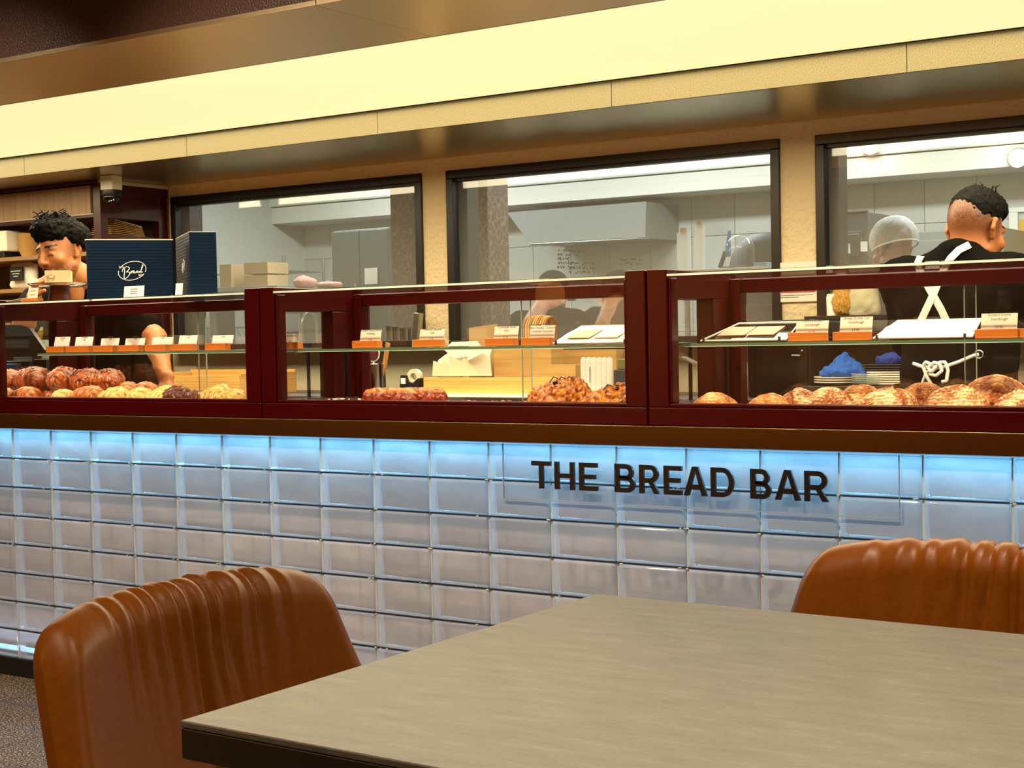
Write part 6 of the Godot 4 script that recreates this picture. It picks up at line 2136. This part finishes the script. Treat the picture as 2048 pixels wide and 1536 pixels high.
# straps over the shoulders that cross on the back, belt with a bow, apron skirt
func apron(t: Node3D) -> void:
	var inv := t.transform.affine_inverse()
	var zb := t.position.z
	var root := Node3D.new()
	root.name = "apron"
	t.add_child(root)
	var strap := func_strap([[1842, 512], [1836, 524], [1838, 536], [1848, 558], [1866, 590], [1882, 618], [1898, 652]], zb, 0.150, inv)
	part("strap", strap, M.strap_white, root)
	part("strap", func_strap([[1940, 489], [1918, 500], [1902, 516], [1890, 534], [1880, 556], [1870, 582], [1854, 616], [1838, 650]], zb, 0.158, inv), M.strap_white, root)
	var skirt := MB.new()
	var pts := []
	for i in 10:
		for j in 25:
			var a := -PI * 0.72 + PI * 1.44 * j / 24.0
			pts.append(Vector3(sin(a) * (0.205 + 0.008 * sin(j * 1.4)), 0.98 - i * 0.06, 0.0 + cos(a) * (0.165 + 0.006 * sin(j * 1.4))))
	skirt.grid(pts, 10, 25, false, false, Vector3(0, 0.7, 0))
	part("skirt", skirt, M.apron_navy, root)
	var belt := [[1826, 727], [1842, 733], [1860, 736], [1884, 735], [1915, 725], [1948, 711], [1958, 709]]
	part("belt", func_cord(belt, zb, 0.0, inv, 0.006), M.strap_white, root)
	part("bow_loop", func_cord([[1872, 734], [1852, 724], [1846, 732], [1853, 752], [1862, 768]], zb, 0.006, inv, 0.0055), M.strap_white, root)
	part("bow_loop", func_cord([[1872, 734], [1862, 745], [1857, 735], [1868, 725], [1880, 729], [1884, 742], [1872, 752], [1858, 748]], zb, 0.012, inv, 0.0055), M.strap_white, root)
	part("bow_loop", func_cord([[1872, 734], [1878, 725], [1890, 724], [1896, 740], [1893, 762], [1884, 764]], zb, 0.008, inv, 0.0055), M.strap_white, root)
	part("tie_end", func_cord([[1868, 735], [1852, 745], [1845, 765], [1843, 775]], zb, 0.004, inv, 0.004), M.strap_white, root)
	part("ring", func_ring(on_shirt(1958, 709, 0.012), inv), M.steel, root)

func func_strap(px: Array, zb: float, off: float, inv: Transform3D) -> MB:
	var a := []
	for k in px.size():
		a.append(inv * on_shirt(px[k][0], px[k][1], 0.006))
	var pts := []
	for k in a.size():
		var d: Vector3 = (a[mini(k + 1, a.size() - 1)] - a[maxi(k - 1, 0)]).normalized()
		var s := d.cross(Vector3(0, 0, 1)).normalized() * 0.011
		pts.append_array([a[k] - s, a[k] - s + Vector3(0, 0, -0.003), a[k] + s + Vector3(0, 0, -0.003), a[k] + s])
	return MB.new().grid(pts, a.size(), 4, true, false, a[1])

func func_cord(px: Array, zb: float, off: float, inv: Transform3D, r: float) -> MB:
	var c := Curve3D.new()
	var a := []
	for q in px:
		a.append(inv * on_shirt(q[0], q[1], 0.008 + off))
	for k in a.size():
		var d: Vector3 = (a[mini(k + 1, a.size() - 1)] - a[maxi(k - 1, 0)]) / 6.0
		c.add_point(a[k], -d, d)
	var path := []
	for k in a.size() * 4:
		path.append(c.sample_baked(c.get_baked_length() * k / (a.size() * 4.0 - 1.0)))
	return MB.new().tube(path, r, 7)

func func_ring(at: Vector3, inv: Transform3D) -> MB:
	var path := []
	for k in 20:
		path.append(inv * (at + Vector3(cos(TAU * k / 20) * 0.012, sin(TAU * k / 20) * 0.012, 0)))
	return MB.new().tube(path, 0.0025, 6, true)

func more_materials() -> void:
	var m: StandardMaterial3D
	mat("kitchen_white", "#b9bcae", 0.6)
	mat("bulkhead_white", "#dcdccb", 0.6)
	mat("tile", "#b4b7aa", 0.3)
	mat("tile_b", "#adb0a3", 0.3)
	mat("joint_grey", "#6f7064", 0.8)
	mat("ink", "#1d1f1a", 0.6)
	m = mat("kitchen_glow", "#ffffff", 0.5)
	m.emission_enabled = true
	m.emission = Color(0.95, 1.0, 0.93)
	m.emission_energy_multiplier = 3.0
	m = mat("bulb_glow", "#fff6dc", 0.5)
	m.emission_enabled = true
	m.emission = Color(1.0, 0.93, 0.74)
	m.emission_energy_multiplier = 6.0
	mat("steel", "#a9aaa2", 0.3, 1.0)
	mat("steel_dull", "#85887c", 0.5, 0.4)
	mat("hood_steel", "#7c8076", 0.5, 0.2)
	mat("chrome", "#c9c2b2", 0.12, 1.0)
	mat("fridge", "#4c5048", 0.45, 0.3)
	mat("oven_steel", "#4c4d48", 0.45, 0.4)
	m = mat("mottled", "#ffffff", 0.5)
	m.albedo_texture = noise_tex(256, 0.05, FastNoiseLite.TYPE_CELLULAR, 3, [[0.0, "#2e2418"], [0.5, "#5c4a33"], [1.0, "#8a7655"]], 41)
	tri_uv(m, Vector3.ONE * 3.0)
	mat("card_dull", "#a08457", 0.8)
	m = mat("card", "#ffffff", 0.8)
	m.albedo_texture = grain_image(Color("#b08a4c"), Color("#bf9a5a"), Color("#a27d42"), 5, 256, 256, 10.0)
	tri_uv(m, Vector3.ONE * 3.0)
	mat("sack_pink", "#9a6d58", 0.8)
	mat("paper_dull", "#b9b6a4", 0.8)
	mat("paper_white", "#e9e4d6", 0.7)
	mat("paper_bright", "#efe9d8", 0.8)
	mat("paper_cream", "#e2d3ae", 0.8)
	mat("paper_sage", "#b9b394", 0.8)
	mat("yellow", "#c99a06", 0.5)
	mat("black_plastic", "#100f0e", 0.4)
	mat("black_gloss", "#0a0a0b", 0.12)
	mat("blue_plastic", "#2f7fae", 0.35)
	mat("blue_pale", "#7592a3", 0.5)
	mat("cover_dark", "#2c2f2a", 0.6)
	glass("film", "#e6e8e0", 0.45, 0.2)
	glass("glass_plate", "#cfdccf", 0.25, 0.05)
	m = mat("lacquer_wood", "#ffffff", 0.3)
	m.albedo_texture = grain_image(Color("#360806"), Color("#440c08"), Color("#280504"), 61, 256, 256, 20.0)
	tri_uv(m, Vector3(2, 2, 2))
	m = mat("oak_door", "#ffffff", 0.5)
	m.albedo_texture = rot90(grain_image(Color("#8a6c49"), Color("#a38560"), Color("#6b5036"), 62, 512, 512, 26.0))
	tri_uv(m, Vector3(2.2, 1.2, 2.0))
	mat("shelf_back", "#6a5230", 0.7)
	mat("shelf_oak", "#8b6a42", 0.5)
	mat("kraft", "#b98d4c", 0.8)
	mat("label_black", "#17181a", 0.5)
	mat("plastic_white", "#dad4c4", 0.4)
	mat("back_top", "#2a2520", 0.35)
	m = mat("pine", "#ffffff", 0.5)
	m.albedo_texture = grain_image(Color("#c79748"), Color("#d9ad62"), Color("#a87732"), 63, 512, 256, 22.0)
	tri_uv(m, Vector3(1.5, 5, 3))
	m = mat("wood_tool", "#ffffff", 0.5)
	m.albedo_texture = rot90(grain_image(Color("#9a6a34"), Color("#b58045"), Color("#7c5226"), 64, 256, 256, 16.0))
	tri_uv(m, Vector3(3, 2, 3))
	mat("bamboo", "#c79a5a", 0.5)
	mat("maroon", "#4a0d12", 0.5)
	mat("tape", "#cfc7a5", 0.3)
	mat("navy_packet", "#16202b", 0.5)
	mat("olive", "#4c5426", 0.6)
	mat("red_print", "#b8433a", 0.6)
	mat("green_print", "#8c9a78", 0.6)
	m = mat("oats", "#ffffff", 0.8)
	m.albedo_texture = noise_tex(128, 0.12, FastNoiseLite.TYPE_CELLULAR, 2, [[0.0, "#7d5416"], [0.5, "#b98a35"], [1.0, "#dcb565"]], 45)
	tri_uv(m, Vector3.ONE * 9.0)
	mat("plate_white", "#ddd5c2", 0.25)
	mat("cloth_blue", "#0b4fa8", 0.8)
	mat("cloth_navy", "#0a2f86", 0.8)
	mat("tart", "#c98f2e", 0.6)
	mat("fruit_red", "#8c1a12", 0.35)
	mat("fruit_gold", "#d39a2a", 0.4)
	food_materials()

func rot90(t: ImageTexture) -> ImageTexture:
	var im := t.get_image()
	im.rotate_90(CLOCKWISE)
	return ImageTexture.create_from_image(im)
func more() -> void:
	build_kitchen()
	build_staff_side()
	build_food()
	build_cards()
	build_people()
